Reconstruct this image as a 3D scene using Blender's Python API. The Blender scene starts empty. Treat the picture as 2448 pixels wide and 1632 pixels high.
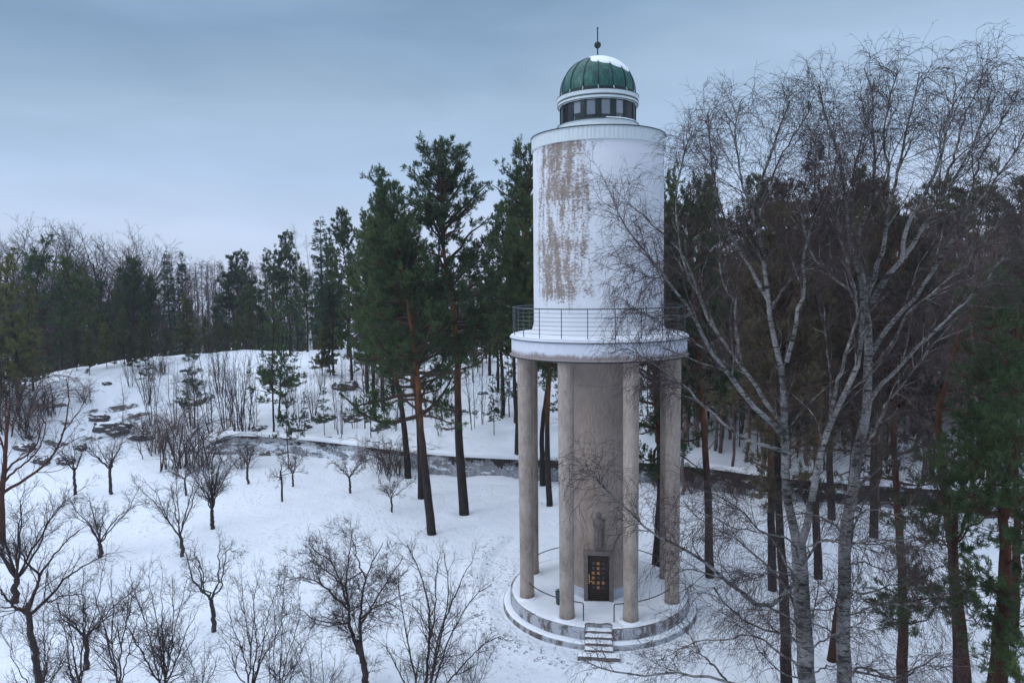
import bpy, bmesh, math, random
import numpy as np
from mathutils import Matrix, Vector

# ------------------------------------------------------------------ camera, world, sun, exposure
SC = bpy.context.scene
COL = SC.collection
R = math.radians
FPX, DCAM, HCAM = 1720.0, 35.0, 15.5
_p, _y, _r = R(4.5), R(6.85), R(0.65)
CAMP = np.array([0.0, -DCAM, HCAM])
_f = np.array([-math.sin(_y)*math.cos(_p), math.cos(_y)*math.cos(_p), -math.sin(_p)])
_rt = np.array([math.cos(_y), math.sin(_y), 0.0]); _up = np.cross(_rt, _f)
_r2 = _rt*math.cos(_r) - _up*math.sin(_r); _u2 = _up*math.cos(_r) + _rt*math.sin(_r)
cd = bpy.data.cameras.new('camera'); cam = bpy.data.objects.new('camera', cd); COL.objects.link(cam)
cd.sensor_width = 36.0; cd.lens = FPX/2448*36; cd.clip_start = 0.1; cd.clip_end = 3000
cam.matrix_world = Matrix(((_r2[0], _u2[0], -_f[0], CAMP[0]), (_r2[1], _u2[1], -_f[1], CAMP[1]), (_r2[2], _u2[2], -_f[2], CAMP[2]), (0, 0, 0, 1)))
SC.camera = cam
SC.view_settings.view_transform = 'Standard'; SC.view_settings.look = 'None'
SC.view_settings.exposure = 0.12; SC.view_settings.gamma = 1.0
SUN_EL, SUN_AZ = R(32), R(-125)          # soft light from the left, a little behind the camera
w = bpy.data.worlds.new("World"); SC.world = w; w.use_nodes = True
nt = w.node_tree; nt.nodes.clear()
def N(t, k, **kw):
    n = t.nodes.new(k)
    for a, b in kw.items(): setattr(n, a, b)
    return n
def ramp(t, fac, stops, interp='LINEAR'):
    n = N(t, 'ShaderNodeValToRGB'); n.color_ramp.interpolation = interp
    el = n.color_ramp.elements
    while len(el) < len(stops): el.new(0.5)
    for e, (p, c) in zip(el, stops):
        e.position = p; e.color = (c, c, c, 1) if isinstance(c, (int, float)) else tuple(c) + (1,)
    if fac is not None: t.links.new(fac, n.inputs[0])
    return n.outputs[0]
def mth(t, op, a, b=None, c=None, clamp=False):
    n = N(t, 'ShaderNodeMath', operation=op); n.use_clamp = clamp
    for i, v in enumerate((a, b, c)):
        if v is None: continue
        if isinstance(v, (int, float)): n.inputs[i].default_value = v
        else: t.links.new(v, n.inputs[i])
    return n.outputs[0]
def mixc(t, fac, a, b, mode='MIX'):
    n = N(t, 'ShaderNodeMix', data_type='RGBA', blend_type=mode)
    for s, v in ((n.inputs[0], fac), (n.inputs[6], a), (n.inputs[7], b)):
        if isinstance(v, (int, float)): s.default_value = v
        elif isinstance(v, tuple): s.default_value = v + (1,)
        else: t.links.new(v, s)
    return n.outputs[2]
def noise(t, vec, scale, detail=4, rough=0.55, sc3=None, dist=0.0):
    if sc3:
        m = N(t, 'ShaderNodeMapping'); m.inputs['Scale'].default_value = sc3; t.links.new(vec, m.inputs[0]); vec = m.outputs[0]
    n = N(t, 'ShaderNodeTexNoise'); n.inputs['Scale'].default_value = scale; n.inputs['Detail'].default_value = detail
    n.inputs['Roughness'].default_value = rough; n.inputs['Distortion'].default_value = dist
    t.links.new(vec, n.inputs['Vector']); return n.outputs['Fac']
tc = N(nt, 'ShaderNodeTexCoord'); sx = N(nt, 'ShaderNodeSeparateXYZ'); nt.links.new(tc.outputs['Generated'], sx.inputs[0])
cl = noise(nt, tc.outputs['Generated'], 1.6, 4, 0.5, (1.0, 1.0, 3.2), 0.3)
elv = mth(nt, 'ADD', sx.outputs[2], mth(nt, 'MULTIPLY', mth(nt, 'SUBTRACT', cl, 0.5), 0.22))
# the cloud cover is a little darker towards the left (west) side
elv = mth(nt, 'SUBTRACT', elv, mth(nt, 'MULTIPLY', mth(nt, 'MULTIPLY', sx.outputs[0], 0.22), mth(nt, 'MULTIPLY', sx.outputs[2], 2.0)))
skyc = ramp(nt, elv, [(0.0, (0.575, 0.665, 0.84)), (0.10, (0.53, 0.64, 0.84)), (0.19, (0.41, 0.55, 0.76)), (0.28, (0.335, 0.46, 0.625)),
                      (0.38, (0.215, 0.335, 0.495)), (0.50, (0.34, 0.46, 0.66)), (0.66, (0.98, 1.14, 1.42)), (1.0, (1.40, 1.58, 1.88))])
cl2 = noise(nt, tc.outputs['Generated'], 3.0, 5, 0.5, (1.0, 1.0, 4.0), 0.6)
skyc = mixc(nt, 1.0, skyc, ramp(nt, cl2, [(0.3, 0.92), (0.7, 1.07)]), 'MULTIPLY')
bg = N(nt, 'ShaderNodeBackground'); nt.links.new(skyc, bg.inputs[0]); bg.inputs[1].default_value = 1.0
sky = N(nt, 'ShaderNodeTexSky', sky_type='NISHITA'); sky.sun_disc = False; sky.sun_elevation = SUN_EL; sky.sun_rotation = SUN_AZ
bg2 = N(nt, 'ShaderNodeBackground'); nt.links.new(sky.outputs[0], bg2.inputs[0]); bg2.inputs[1].default_value = 0.004
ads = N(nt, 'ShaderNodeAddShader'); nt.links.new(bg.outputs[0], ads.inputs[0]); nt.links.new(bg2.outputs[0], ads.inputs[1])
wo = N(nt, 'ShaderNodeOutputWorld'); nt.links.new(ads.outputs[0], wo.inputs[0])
sl = bpy.data.lights.new('sun', 'SUN'); sun = bpy.data.objects.new('sun', sl); COL.objects.link(sun)
sl.energy = 0.62; sl.angle = R(25); sl.color = (1.0, 0.96, 0.92)
sun.rotation_euler = (R(90)-SUN_EL, 0, math.atan2(math.sin(SUN_AZ), math.cos(SUN_AZ)) + R(70))
SC.cycles.max_bounces = 6; SC.cycles.diffuse_bounces = 3; SC.cycles.transparent_max_bounces = 12
SC.cycles.use_denoising = True

# ------------------------------------------------------------------ sight lines: photo point -> place in the world
PK = 1.0408
def ray(x, y):
    d = _f*FPX + _r2*(x*PK-1224) - _u2*(y*PK-816); return d/np.linalg.norm(d)
def at_dist(x, y, D):
    d = ray(x, y); return CAMP + d*(D/math.hypot(d[0], d[1]))
def project(p):
    d = np.asarray(p)-CAMP; k = d@_f; return ((1224+FPX*(d@_r2)/k)/PK, (816-FPX*(d@_u2)/k)/PK)

# ------------------------------------------------------------------ terrain height
def vnoise(x, y, seed=0):
    xi = np.floor(x).astype(np.int64); yi = np.floor(y).astype(np.int64); fx = x-xi; fy = y-yi
    fx = fx*fx*(3-2*fx); fy = fy*fy*(3-2*fy)
    def h(a, b):
        n = (a*374761393 + b*668265263 + seed*1442695041) & 0x7fffffff
        n = ((n ^ (n >> 13))*1274126177) & 0x7fffffff
        return ((n ^ (n >> 16)) & 0xffff)/65535.0
    return (h(xi, yi)*(1-fx)+h(xi+1, yi)*fx)*(1-fy) + (h(xi, yi+1)*(1-fx)+h(xi+1, yi+1)*fx)*fy
def fbm(x, y, seed=0, o=4):
    s = 0; a = 0.5; t = 0
    for i in range(o): s = s+a*vnoise(x*2**i, y*2**i, seed+i); t += a; a *= 0.5
    return s/t-0.5
WALL = [(-44, 27.0), (-33.5, 28.8), (-24.7, 27.3), (-19, 25.4), (-13.6, 23.3), (-6.8, 21.8), (0, 21.5), (6.2, 20.9), (13.3, 18.1), (22.8, 15.9), (28, 15.4), (60, 13)]
WX = np.array([a for a, b in WALL]); WY = np.array([b for a, b in WALL])
FX = np.array([-200, -70, -58, -50, -44]+list(WX[1:])); FY = np.array([-60, 3, 13, 22, 27]+list(WY[1:]))
CX = np.array([-200, -90, -70, -61, -54, -46, -32, -21, 0, 20, 40, 80, 300]); CY = np.array([-40, 5, 27, 37, 43, 48, 54, 57, 58, 52, 47, 42, 30])
CZ = np.array([3, 4.5, 5.4, 6.4, 7.4, 7.9, 7.1, 6.0, 5.2, 4.8, 4.2, 4, 4])
def height(x, y):
    x = np.asarray(x, float); y = np.asarray(y, float)
    wy = np.interp(x, FX, FY); cy = np.interp(x, CX, CY); cz = np.interp(x, CX, CZ)
    cz = cz+1.1*fbm(x/9.0, y/9.0, 3)+0.5*fbm(x/3.0, y/3.0, 31)
    d = y-wy
    wallk = np.clip((x+39)/4.5, 0, 1)
    flat = -0.35+0.30*fbm(x/11.0, y/11.0, 5)*np.clip((np.hypot(x, y)-6)/8, 0, 1)+0.06*fbm(x/1.3, y/1.3, 9)
    flat = flat+0.5*np.exp(-((x+35)/9)**2-((y-19)/5)**2)
    t = np.clip(d/np.maximum(cy-wy, 1), 0, 1)
    step = 1.88*wallk*np.clip((d-0.10)/0.35, 0, 1)
    rise = (cz-1.5*wallk)*(1-(1-t)**1.45)
    # rocky ledges on the slope
    q = rise/1.35 + 3.2*fbm(x/9.0, y/7.0, 12)
    led = (np.floor(q)+np.clip((q-np.floor(q)-0.15)/0.62, 0, 1)**2.2)*1.35-3.2*1.35*fbm(x/9.0, y/7.0, 12)
    k = np.clip(t*5, 0, 1)*np.clip((0.8-t)*3, 0, 1)*np.clip(fbm(x/12.0, y/8.0, 61)*6+0.2, 0, 1)*0.5
    rise = rise*(1-k)+led*k + 0.75*fbm(x/2.2, y/1.8, 21)*np.clip(t*6, 0, 1)*np.clip(1.1-t, 0, 1)
    up = flat+step+rise
    over = np.clip(y-cy, 0, None)
    up = up-np.minimum(over*over*0.010, 0.28*over)
    up = np.maximum(up, -7+1.5*fbm(x/30, y/30, 2))
    far = np.hypot(x, y+35)
    return np.where(d > 0, up, flat)+np.clip(far-260, 0, 400)*0.02
def ground(x, y):
    "where the line of sight through photo point (x, y) meets the snow"
    d = ray(x, y)
    t = np.arange(18, 260, 0.25); p = CAMP+d*t[:, None]
    hit = np.nonzero(p[:, 2] < height(p[:, 0], p[:, 1]))[0]
    q = p[hit[0]] if len(hit) else p[-1]
    return np.array([q[0], q[1], float(height(q[0], q[1]))])

# ------------------------------------------------------------------ mesh helpers
def mk_mesh(name, chunks, smooth=True, sharp=None, slots=None):
    vs, lens, loops, off = [], [], [], 0
    for V, F in chunks:
        V = np.asarray(V, np.float32).reshape(-1, 3)
        if isinstance(F, list):
            for f in F: lens.append(np.array([len(f)])); loops.append(np.array(f)+off)
        else:
            lens.append(np.full(len(F), F.shape[1])); loops.append((F+off).ravel())
        vs.append(V); off += len(V)
    V = np.concatenate(vs); L = np.concatenate(loops).astype(np.int32); T = np.concatenate(lens).astype(np.int32)
    m = bpy.data.meshes.new(name); m.vertices.add(len(V)); m.vertices.foreach_set('co', V.ravel())
    m.loops.add(len(L)); m.loops.foreach_set('vertex_index', L)
    m.polygons.add(len(T)); m.polygons.foreach_set('loop_start', np.concatenate(([0], np.cumsum(T)[:-1])).astype(np.int32))
    m.polygons.foreach_set('use_smooth', np.full(len(T), smooth)); m.update(calc_edges=True)
    if slots is not None: m.polygons.foreach_set('material_index', np.repeat(slots, [len(F) for V, F in chunks]).astype(np.int32))
    if sharp is not None: m.set_sharp_from_angle(angle=R(sharp))
    return m
def link(name, mesh, mat=None, parent=None, loc=None):
    o = bpy.data.objects.new(name, mesh); COL.objects.link(o)
    if mesh is not None and mat is not None and not mesh.materials: mesh.materials.append(mat)
    if parent is not None: o.parent = parent
    if loc is not None: o.location = loc
    return o
LABELS = {}
def tag(o, label, cat, group=None, kind=None):
    if label: o['label'] = label; LABELS.setdefault(label, []).append(o)
    if cat: o['category'] = cat
    if group: o['group'] = group
    if kind: o['kind'] = kind
    return o
def empty(name, loc=(0, 0, 0)):
    o = bpy.data.objects.new(name, None); COL.objects.link(o); o.location = loc; o.empty_display_size = 0.3; return o
def lathe(prof, seg=96, close=False, a0=0, a1=2*math.pi):
    full = abs(a1-a0-2*math.pi) < 1e-6
    n = seg if full else seg+1
    a = a0+(a1-a0)*np.arange(n)/seg
    P = np.array(prof, float)
    V = np.stack([P[:, None, 0]*np.sin(a), -P[:, None, 0]*np.cos(a), np.repeat(P[:, 1][:, None], n, 1)], 2).reshape(-1, 3)
    m = len(P); F = []
    js = np.arange(seg); jn = (js+1) % n
    for i in range(m-1+(1 if close else 0)):
        k = (i+1) % m
        F.append(np.stack([i*n+js, i*n+jn, k*n+jn, k*n+js], 1))
    return V, np.concatenate(F)
def box(x0, x1, y0, y1, z0, z1):
    V = np.array([(x, y, z) for z in (z0, z1) for y in (y0, y1) for x in (x0, x1)], float)
    return V, np.array([(0, 2, 3, 1), (4, 5, 7, 6), (0, 1, 5, 4), (2, 6, 7, 3), (0, 4, 6, 2), (1, 3, 7, 5)])
def bevel(m, w=0.01, seg=2):
    bm = bmesh.new(); bm.from_mesh(m); bmesh.ops.remove_doubles(bm, verts=bm.verts, dist=1e-5)
    es = [e for e in bm.edges if len(e.link_faces) == 2 and e.calc_face_angle(0) > 0.5]
    bmesh.ops.bevel(bm, geom=es, offset=w, segments=seg, affect='EDGES', profile=0.6, clamp_overlap=True)
    bm.to_mesh(m); bm.free(); return m
def tubes(pts, rad, sides=4):
    "pts (B,n,3), rad (B,n) -> one chunk"
    B, n, _ = pts.shape
    if B == 0: return np.zeros((0, 3)), np.zeros((0, 4), int)
    tan = np.empty_like(pts); tan[:, 1:-1] = pts[:, 2:]-pts[:, :-2]; tan[:, 0] = pts[:, 1]-pts[:, 0]; tan[:, -1] = pts[:, -1]-pts[:, -2]
    tan /= np.linalg.norm(tan, axis=2, keepdims=True)+1e-9
    mean = pts[:, -1]-pts[:, 0]; ax = np.eye(3)[np.argmin(np.abs(mean), axis=1)][:, None, :]
    u = np.cross(tan, ax); u /= np.linalg.norm(u, axis=2, keepdims=True)+1e-9; v = np.cross(tan, u)
    a = 2*math.pi*np.arange(sides)/sides
    V = pts[:, :, None, :]+rad[:, :, None, None]*(np.cos(a)[:, None]*u[:, :, None, :]+np.sin(a)[:, None]*v[:, :, None, :])
    base = (np.arange(B)*n*sides)[:, None, None]+(np.arange(n-1)*sides)[None, :, None]
    j = np.arange(sides); jn = (j+1) % sides
    F = np.stack([base+j, base+jn, base+sides+jn, base+sides+j], 3).reshape(-1, 4)
    return V.reshape(-1, 3), F
def resample(poly, n, rad=None):
    P = np.array(poly, float); m = len(P)
    if m > 2:   # Catmull-Rom for smooth limbs
        Q = np.vstack([2*P[0]-P[1], P, 2*P[-1]-P[-2]]); out = []
        for i in range(m-1):
            a, b, c, d = Q[i:i+4]
            for s in np.linspace(0, 1, 8, endpoint=False):
                out.append(0.5*((2*b)+(-a+c)*s+(2*a-5*b+4*c-d)*s*s+(-a+3*b-3*c+d)*s**3))
        P2 = np.array(out+[P[-1]])
    else: P2 = np.array([P[0]+(P[1]-P[0])*s for s in np.linspace(0, 1, 9)])
    L = np.concatenate(([0], np.cumsum(np.linalg.norm(np.diff(P2, axis=0), axis=1))))
    t = np.linspace(0, L[-1], n)
    return np.stack([np.interp(t, L, P2[:, k]) for k in range(3)], 1), L[-1]

# ------------------------------------------------------------------ branching growth (vectorised)
class Br:
    def __init__(s, pts, rad, L): s.pts, s.rad, s.L = pts, rad, L
def join(*bs):
    return Br(np.concatenate([b.pts for b in bs]), np.concatenate([b.rad for b in bs]), np.concatenate([b.L for b in bs]))
def unit(v): return v/(np.linalg.norm(v, axis=-1, keepdims=True)+1e-9)
def spawn(rng, par, cnt, tr, ang, length, n=5, wander=0.15, trop=0.0, rr=0.6, rmin=0.004, taper=0.35, tropv=(0, 0, 1), shape=0.5, flat=0.0, tpow=1.0):
    """cnt: children per metre (float) or per branch (int); length: (lo, hi) metres or a ratio of the parent's"""
    B, pn, _ = par.pts.shape
    c = np.full(B, cnt) if isinstance(cnt, int) else np.maximum(1, np.round(par.L*cnt)).astype(int)
    idx = np.repeat(np.arange(B), c); M = len(idx)
    t = tr[0]+(tr[1]-tr[0])*rng.random(M)**tpow
    f = t*(pn-1); i = np.minimum(f.astype(int), pn-2); g = (f-i)[:, None]
    p0 = par.pts[idx, i]; p1 = par.pts[idx, i+1]
    pos = p0*(1-g)+p1*g; tan = unit(p1-p0); r = par.rad[idx, i]*(1-g[:, 0])+par.rad[idx, i+1]*g[:, 0]
    rv = rng.normal(size=(M, 3)); rv[:, 2] *= (1-flat); wv = unit(rv-(rv*tan).sum(1, keepdims=True)*tan)
    a = R(ang[0])+R(ang[1]-ang[0])*rng.random(M)
    d = np.cos(a)[:, None]*tan+np.sin(a)[:, None]*wv
    if isinstance(length, tuple): L = length[0]+(length[1]-length[0])*rng.random(M)
    else: L = par.L[idx]*length*(0.65+0.7*rng.random(M))
    L = L*(1-shape*t)
    pts = np.empty((M, n, 3)); pts[:, 0] = pos; st = (L/(n-1))[:, None]; tv = np.array(tropv)
    for k in range(1, n):
        d = unit(d+rng.normal(size=(M, 3))*wander+tv*trop); pts[:, k] = pts[:, k-1]+d*st
    r0 = np.maximum(np.minimum(r*rr, 0.0105*L+0.003), rmin)
    rad = r0[:, None]*np.linspace(1, taper, n)[None, :]; rad = np.maximum(rad, rmin*0.55)
    return Br(pts, rad, L)
def stem(poly, r0, r1, n=12, wob=0.0, rng=None, pw=1.0):
    P, L = resample(poly, n)
    if wob and rng is not None: P[1:-1] += rng.normal(size=(n-2, 3))*wob
    return Br(P[None], (r0+(r1-r0)*np.linspace(0, 1, n)**pw)[None], np.array([L]))
def needles(rng, br, per_m, ln, wd, spread=0.8, t0=0.15, up=0.25):
    c = np.maximum(2, np.round(br.L*per_m)).astype(int); idx = np.repeat(np.arange(len(c)), c); M = len(idx); n = br.pts.shape[1]
    f = (t0+(1-t0)*rng.random(M))*(n-1); i = np.minimum(f.astype(int), n-2); g = (f-i)[:, None]
    p0 = br.pts[idx, i]; p1 = br.pts[idx, i+1]; pos = p0*(1-g)+p1*g; tan = unit(p1-p0)
    d = unit(tan*0.7+rng.normal(size=(M, 3))*spread*0.6+np.array([0, 0, up]))
    s = unit(np.cross(d, rng.normal(size=(M, 3))))*(wd*(0.7+0.6*rng.random(M)))[:, None]*0.5
    l = (ln*(0.6+0.7*rng.random(M)))[:, None]
    V = np.stack([pos-s*0.5, pos+d*l*0.5-s, pos+d*l, pos+d*l*0.45+s], 1).reshape(-1, 3)
    return V, np.arange(M*4).reshape(-1, 4)

# ------------------------------------------------------------------ materials
def mat(name, rough=0.8, spec=0.3):
    m = bpy.data.materials.new(name); m.use_nodes = True; t = m.node_tree
    b = t.nodes['Principled BSDF']; b.inputs['Roughness'].default_value = rough; b.inputs['Specular IOR Level'].default_value = spec
    return m, t, b
def ocoord(t): return N(t, 'ShaderNodeTexCoord').outputs['Object']
def setc(t, b, c):
    if isinstance(c, tuple): b.inputs['Base Color'].default_value = c + (1,)
    else: t.links.new(c, b.inputs['Base Color'])
def bump(t, b, h, strength=0.3, dist=0.02):
    n = N(t, 'ShaderNodeBump'); n.inputs['Strength'].default_value = strength; n.inputs['Distance'].default_value = dist
    t.links.new(h, n.inputs['Height']); t.links.new(n.outputs[0], b.inputs['Normal'])
M = {}
def simple(name, col, rough=0.7, metal=0.0, var=0.15, scale=8.0, bmp=0.0, bdist=0.01, spec=0.3, sc3=None):
    m, t, b = mat(name, rough, spec); o = ocoord(t); n = noise(t, o, scale, 5, 0.6, sc3)
    a = tuple(c*(1-var) for c in col); z = tuple(min(1, c*(1+var)) for c in col)
    setc(t, b, ramp(t, n, [(0.3, a), (0.7, z)])); b.inputs['Metallic'].default_value = metal
    if bmp: bump(t, b, n, bmp, bdist)
    M[name] = m; return m
simple('snow_cap', (0.80, 0.83, 0.88), 0.6, var=0.03, scale=6, bmp=0.5, bdist=0.04)
simple('concrete', (0.27, 0.255, 0.25), 0.9, var=0.3, scale=2.5, bmp=0.3)
simple('metal_grey', (0.10, 0.12, 0.13), 0.45, 0.6)
simple('handrail_paint', (0.035, 0.05, 0.06), 0.45, 0.2)
simple('dark_copper', (0.022, 0.035, 0.035), 0.45, 0.4, var=0.4)
simple('white_metal', (0.56, 0.62, 0.63), 0.5, var=0.06, scale=3)
simple('blind_cloth', (0.50, 0.51, 0.57), 0.9, var=0.08)
simple('brass', (0.75, 0.42, 0.12), 0.35, 0.9)
simple('door_wood', (0.030, 0.018, 0.012), 0.5, var=0.5, scale=14, bmp=0.4, sc3=(1, 1, 4))
simple('frame_stone', (0.15, 0.128, 0.122), 0.9, var=0.25, scale=6, bmp=0.3)
simple('rock', (0.115, 0.105, 0.10), 0.9, var=0.5, scale=2.0, bmp=0.8, bdist=0.08)
simple('dead_leaf', (0.10, 0.045, 0.02), 0.9)
def amber(name, st):
    m, t, b = mat(name, 0.3); setc(t, b, (0.28, 0.14, 0.06)); b.inputs['Emission Color'].default_value = (1, 0.48, 0.20, 1); b.inputs['Emission Strength'].default_value = st; M[name] = m
amber('lit_pane', 0.022); amber('dim_pane', 0.012)
m, t, b = mat('dark_pane', 0.15, 0.5); setc(t, b, (0.03, 0.022, 0.02)); M['dark_pane'] = m
m, t, b = mat('glass', 0.05); t.nodes.remove(b)
tr = N(t, 'ShaderNodeBsdfTransparent'); tr.inputs[0].default_value = (0.95, 0.96, 0.97, 1); gl = N(t, 'ShaderNodeBsdfGlossy'); gl.inputs['Roughness'].default_value = 0.03
fr = N(t, 'ShaderNodeFresnel'); fr.inputs[0].default_value = 1.45; mx = N(t, 'ShaderNodeMixShader')
t.links.new(fr.outputs[0], mx.inputs[0]); t.links.new(tr.outputs[0], mx.inputs[1]); t.links.new(gl.outputs[0], mx.inputs[2])
t.links.new(mx.outputs[0], t.nodes['Material Output'].inputs[0]); M['glass'] = m

def snow_material():
    m, t, b = mat('snow_ground', 0.65, 0.25); o = ocoord(t)
    geo = N(t, 'ShaderNodeNewGeometry'); s = N(t, 'ShaderNodeSeparateXYZ'); t.links.new(geo.outputs['True Normal'], s.inputs[0])
    ps = N(t, 'ShaderNodeSeparateXYZ'); t.links.new(o, ps.inputs[0])
    n1 = noise(t, o, 0.9, 6, 0.65); n2 = noise(t, o, 5.0, 5, 0.7)
    steep = mth(t, 'ADD', s.outputs[2], mth(t, 'MULTIPLY', mth(t, 'SUBTRACT', n1, 0.5), 0.55))
    steep = mth(t, 'ADD', steep, mth(t, 'MULTIPLY', mth(t, 'SUBTRACT', n2, 0.5), 0.25))
    slope = mth(t, 'GREATER_THAN', ps.outputs[1], 12.0)
    rk = mth(t, 'MULTIPLY', ramp(t, steep, [(0.68, 1.0), (0.77, 0.0)]), slope)
    rockc = ramp(t, n2, [(0.25, (0.035, 0.032, 0.030)), (0.5, (0.11, 0.10, 0.095)), (0.75, (0.17, 0.155, 0.15))])
    snowc = ramp(t, n1, [(0.3, (0.76, 0.80, 0.86)), (0.7, (0.82, 0.85, 0.90))])
    # needles and bark bits lying on the snow under the trees
    lit = noise(t, o, 26.0, 3, 0.7); big = noise(t, o, 0.35, 3, 0.5)
    lf = mth(t, 'MULTIPLY', ramp(t, lit, [(0.71, 0.0), (0.75, 0.55)]), ramp(t, big, [(0.42, 0.0), (0.6, 1.0)]))
    snowc = mixc(t, lf, snowc, (0.20, 0.17, 0.15))
    setc(t, b, mixc(t, rk, snowc, rockc))
    # trodden snow: footprints round the tower and the path leading to it
    v = N(t, 'ShaderNodeTexVoronoi'); v.inputs['Scale'].default_value = 2.3; t.links.new(o, v.inputs['Vector'])
    pit = ramp(t, v.outputs['Distance'], [(0.08, 0.0), (0.32, 1.0)], 'EASE')
    pm = noise(t, o, 0.16, 2, 0.5)
    hgt = mth(t, 'ADD', mth(t, 'MULTIPLY', pit, ramp(t, pm, [(0.44, 0.0), (0.58, 0.42)])), mth(t, 'MULTIPLY', noise(t, o, 1.7, 6, 0.62), 0.9))
    hgt = mth(t, 'ADD', hgt, mth(t, 'MULTIPLY', n2, 0.25))
    line = mth(t, 'ABSOLUTE', mth(t, 'ADD', mth(t, 'ADD', ps.outputs[0], 6.0), mth(t, 'MULTIPLY', mth(t, 'SINE', mth(t, 'MULTIPLY', ps.outputs[1], 0.35)), 0.9)))
    rad_ = N(t, 'ShaderNodeVectorMath', operation='LENGTH'); fl = N(t, 'ShaderNodeCombineXYZ'); t.links.new(ps.outputs[0], fl.inputs[0]); t.links.new(ps.outputs[1], fl.inputs[1]); t.links.new(fl.outputs[0], rad_.inputs[0])
    ringd = mth(t, 'ABSOLUTE', mth(t, 'SUBTRACT', rad_.outputs['Value'], 5.9))
    pth = mth(t, 'MAXIMUM', mth(t, 'MULTIPLY', ramp(t, line, [(0.25, 1.0), (0.9, 0.0)]), mth(t, 'LESS_THAN', ps.outputs[1], 9.0)), ramp(t, ringd, [(0.3, 0.9), (1.0, 0.0)]))
    v2 = N(t, 'ShaderNodeTexVoronoi'); v2.inputs['Scale'].default_value = 2.9; t.links.new(o, v2.inputs['Vector'])
    hgt = mth(t, 'ADD', hgt, mth(t, 'MULTIPLY', mth(t, 'MULTIPLY', pth, ramp(t, v2.outputs['Distance'], [(0.16, 0.0), (0.34, 1.0)], 'EASE')), 1.1))
    bump(t, b, hgt, 0.9, 0.20); return m
M['snow_ground'] = snow_material()

def plaster(name, base, stain, white=True):
    "painted render, flaked off where it weathers; object space is the tower's own"
    m, t, b = mat(name, 0.85, 0.2); o = ocoord(t); s = N(t, 'ShaderNodeSeparateXYZ'); t.links.new(o, s.inputs[0])
    at = mth(t, 'ARCTAN2', s.outputs[0], mth(t, 'MULTIPLY', s.outputs[1], -1.0))       # 0 = towards the door, radians
    cmb = N(t, 'ShaderNodeCombineXYZ'); t.links.new(mth(t, 'MULTIPLY', at, 3.1), cmb.inputs[0]); t.links.new(s.outputs[2], cmb.inputs[1]); t.links.new(mth(t, 'ADD', mth(t, 'MULTIPLY', s.outputs[2], 0.37), mth(t, 'ADD', mth(t, 'MULTIPLY', at, 0.8), 2.3)), cmb.inputs[2])
    uv = cmb.outputs[0]
    col = ramp(t, noise(t, uv, 0.8, 5, 0.6), [(0.3, tuple(c*0.93 for c in base)), (0.7, base)])
    fine = noise(t, uv, 7.0, 8, 0.82, (1.0, 1.6, 1.0))
    streak = noise(t, uv, 1.1, 4, 0.6, (3.2, 0.30, 1))
    patch = noise(t, uv, 0.75, 3, 0.5, (0.8, 0.9, 1))
    band = mth(t, 'SINE', mth(t, 'ADD', mth(t, 'MULTIPLY', mth(t, 'ADD', s.outputs[2], mth(t, 'MULTIPLY', patch, 0.8)), 2*math.pi/2.2), 1.2))
    # horizontal position window: the weathered patch lies between -68 and +6 degrees
    wob = mth(t, 'MULTIPLY', mth(t, 'SUBTRACT', noise(t, uv, 0.45, 3, 0.5), 0.5), 1.1)
    aw = mth(t, 'ADD', at, mth(t, 'MULTIPLY', wob, 0.35))
    win = mth(t, 'MULTIPLY', ramp(t, mth(t, 'ADD', mth(t, 'MULTIPLY', aw, 0.4), 0.5), [(0.0, 0.25), (0.05, 0.5), (0.10, 0.75), (0.15, 1.0), (0.36, 1.0), (0.43, 0.80), (0.50, 0.45), (0.62, 0.12)]),
              ramp(t, mth(t, 'MULTIPLY', mth(t, 'ADD', s.outputs[2], wob), 0.04), [(0.545, 0.0), (0.575, 0.55), (0.60, 1.0), (0.845, 1.0), (0.90, 0.6)]))
    if not white: win = None
    if white:
        v = mth(t, 'ADD', mth(t, 'MULTIPLY', fine, 1.9), mth(t, 'MULTIPLY', streak, 1.15))
        v = mth(t, 'ADD', v, mth(t, 'MULTIPLY', ramp(t, band, [(0.60, 0.0), (0.95, 0.085)]), 1.0))
        v = mth(t, 'ADD', v, mth(t, 'MULTIPLY', patch, 0.5))
        v = mth(t, 'ADD', v, mth(t, 'MULTIPLY', mth(t, 'SUBTRACT', win, 1.0), 0.62))
        v = mth(t, 'SUBTRACT', v, 1.215)
        k = ramp(t, v, [(0.48, 0.0), (0.54, 0.88), (0.7, 1.0)])
        grey = mixc(t, ramp(t, v, [(0.24, 0.0), (0.50, 0.46)]), col, tuple(c*0.55 for c in base))
        sc = ramp(t, noise(t, uv, 2.2, 4, 0.6), [(0.3, tuple(c*0.78 for c in stain)), (0.7, tuple(c*1.15 for c in stain))])
        col = mixc(t, k, grey, sc)
    setc(t, b, col); bump(t, b, mth(t, 'ADD', noise(t, uv, 11, 6, 0.65), mth(t, 'MULTIPLY', noise(t, uv, 1.3, 2, 0.5), 1.5)), 0.35, 0.03)
    M[name] = m
plaster('drum_plaster', (0.68, 0.70, 0.75), (0.25, 0.205, 0.178))
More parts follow.
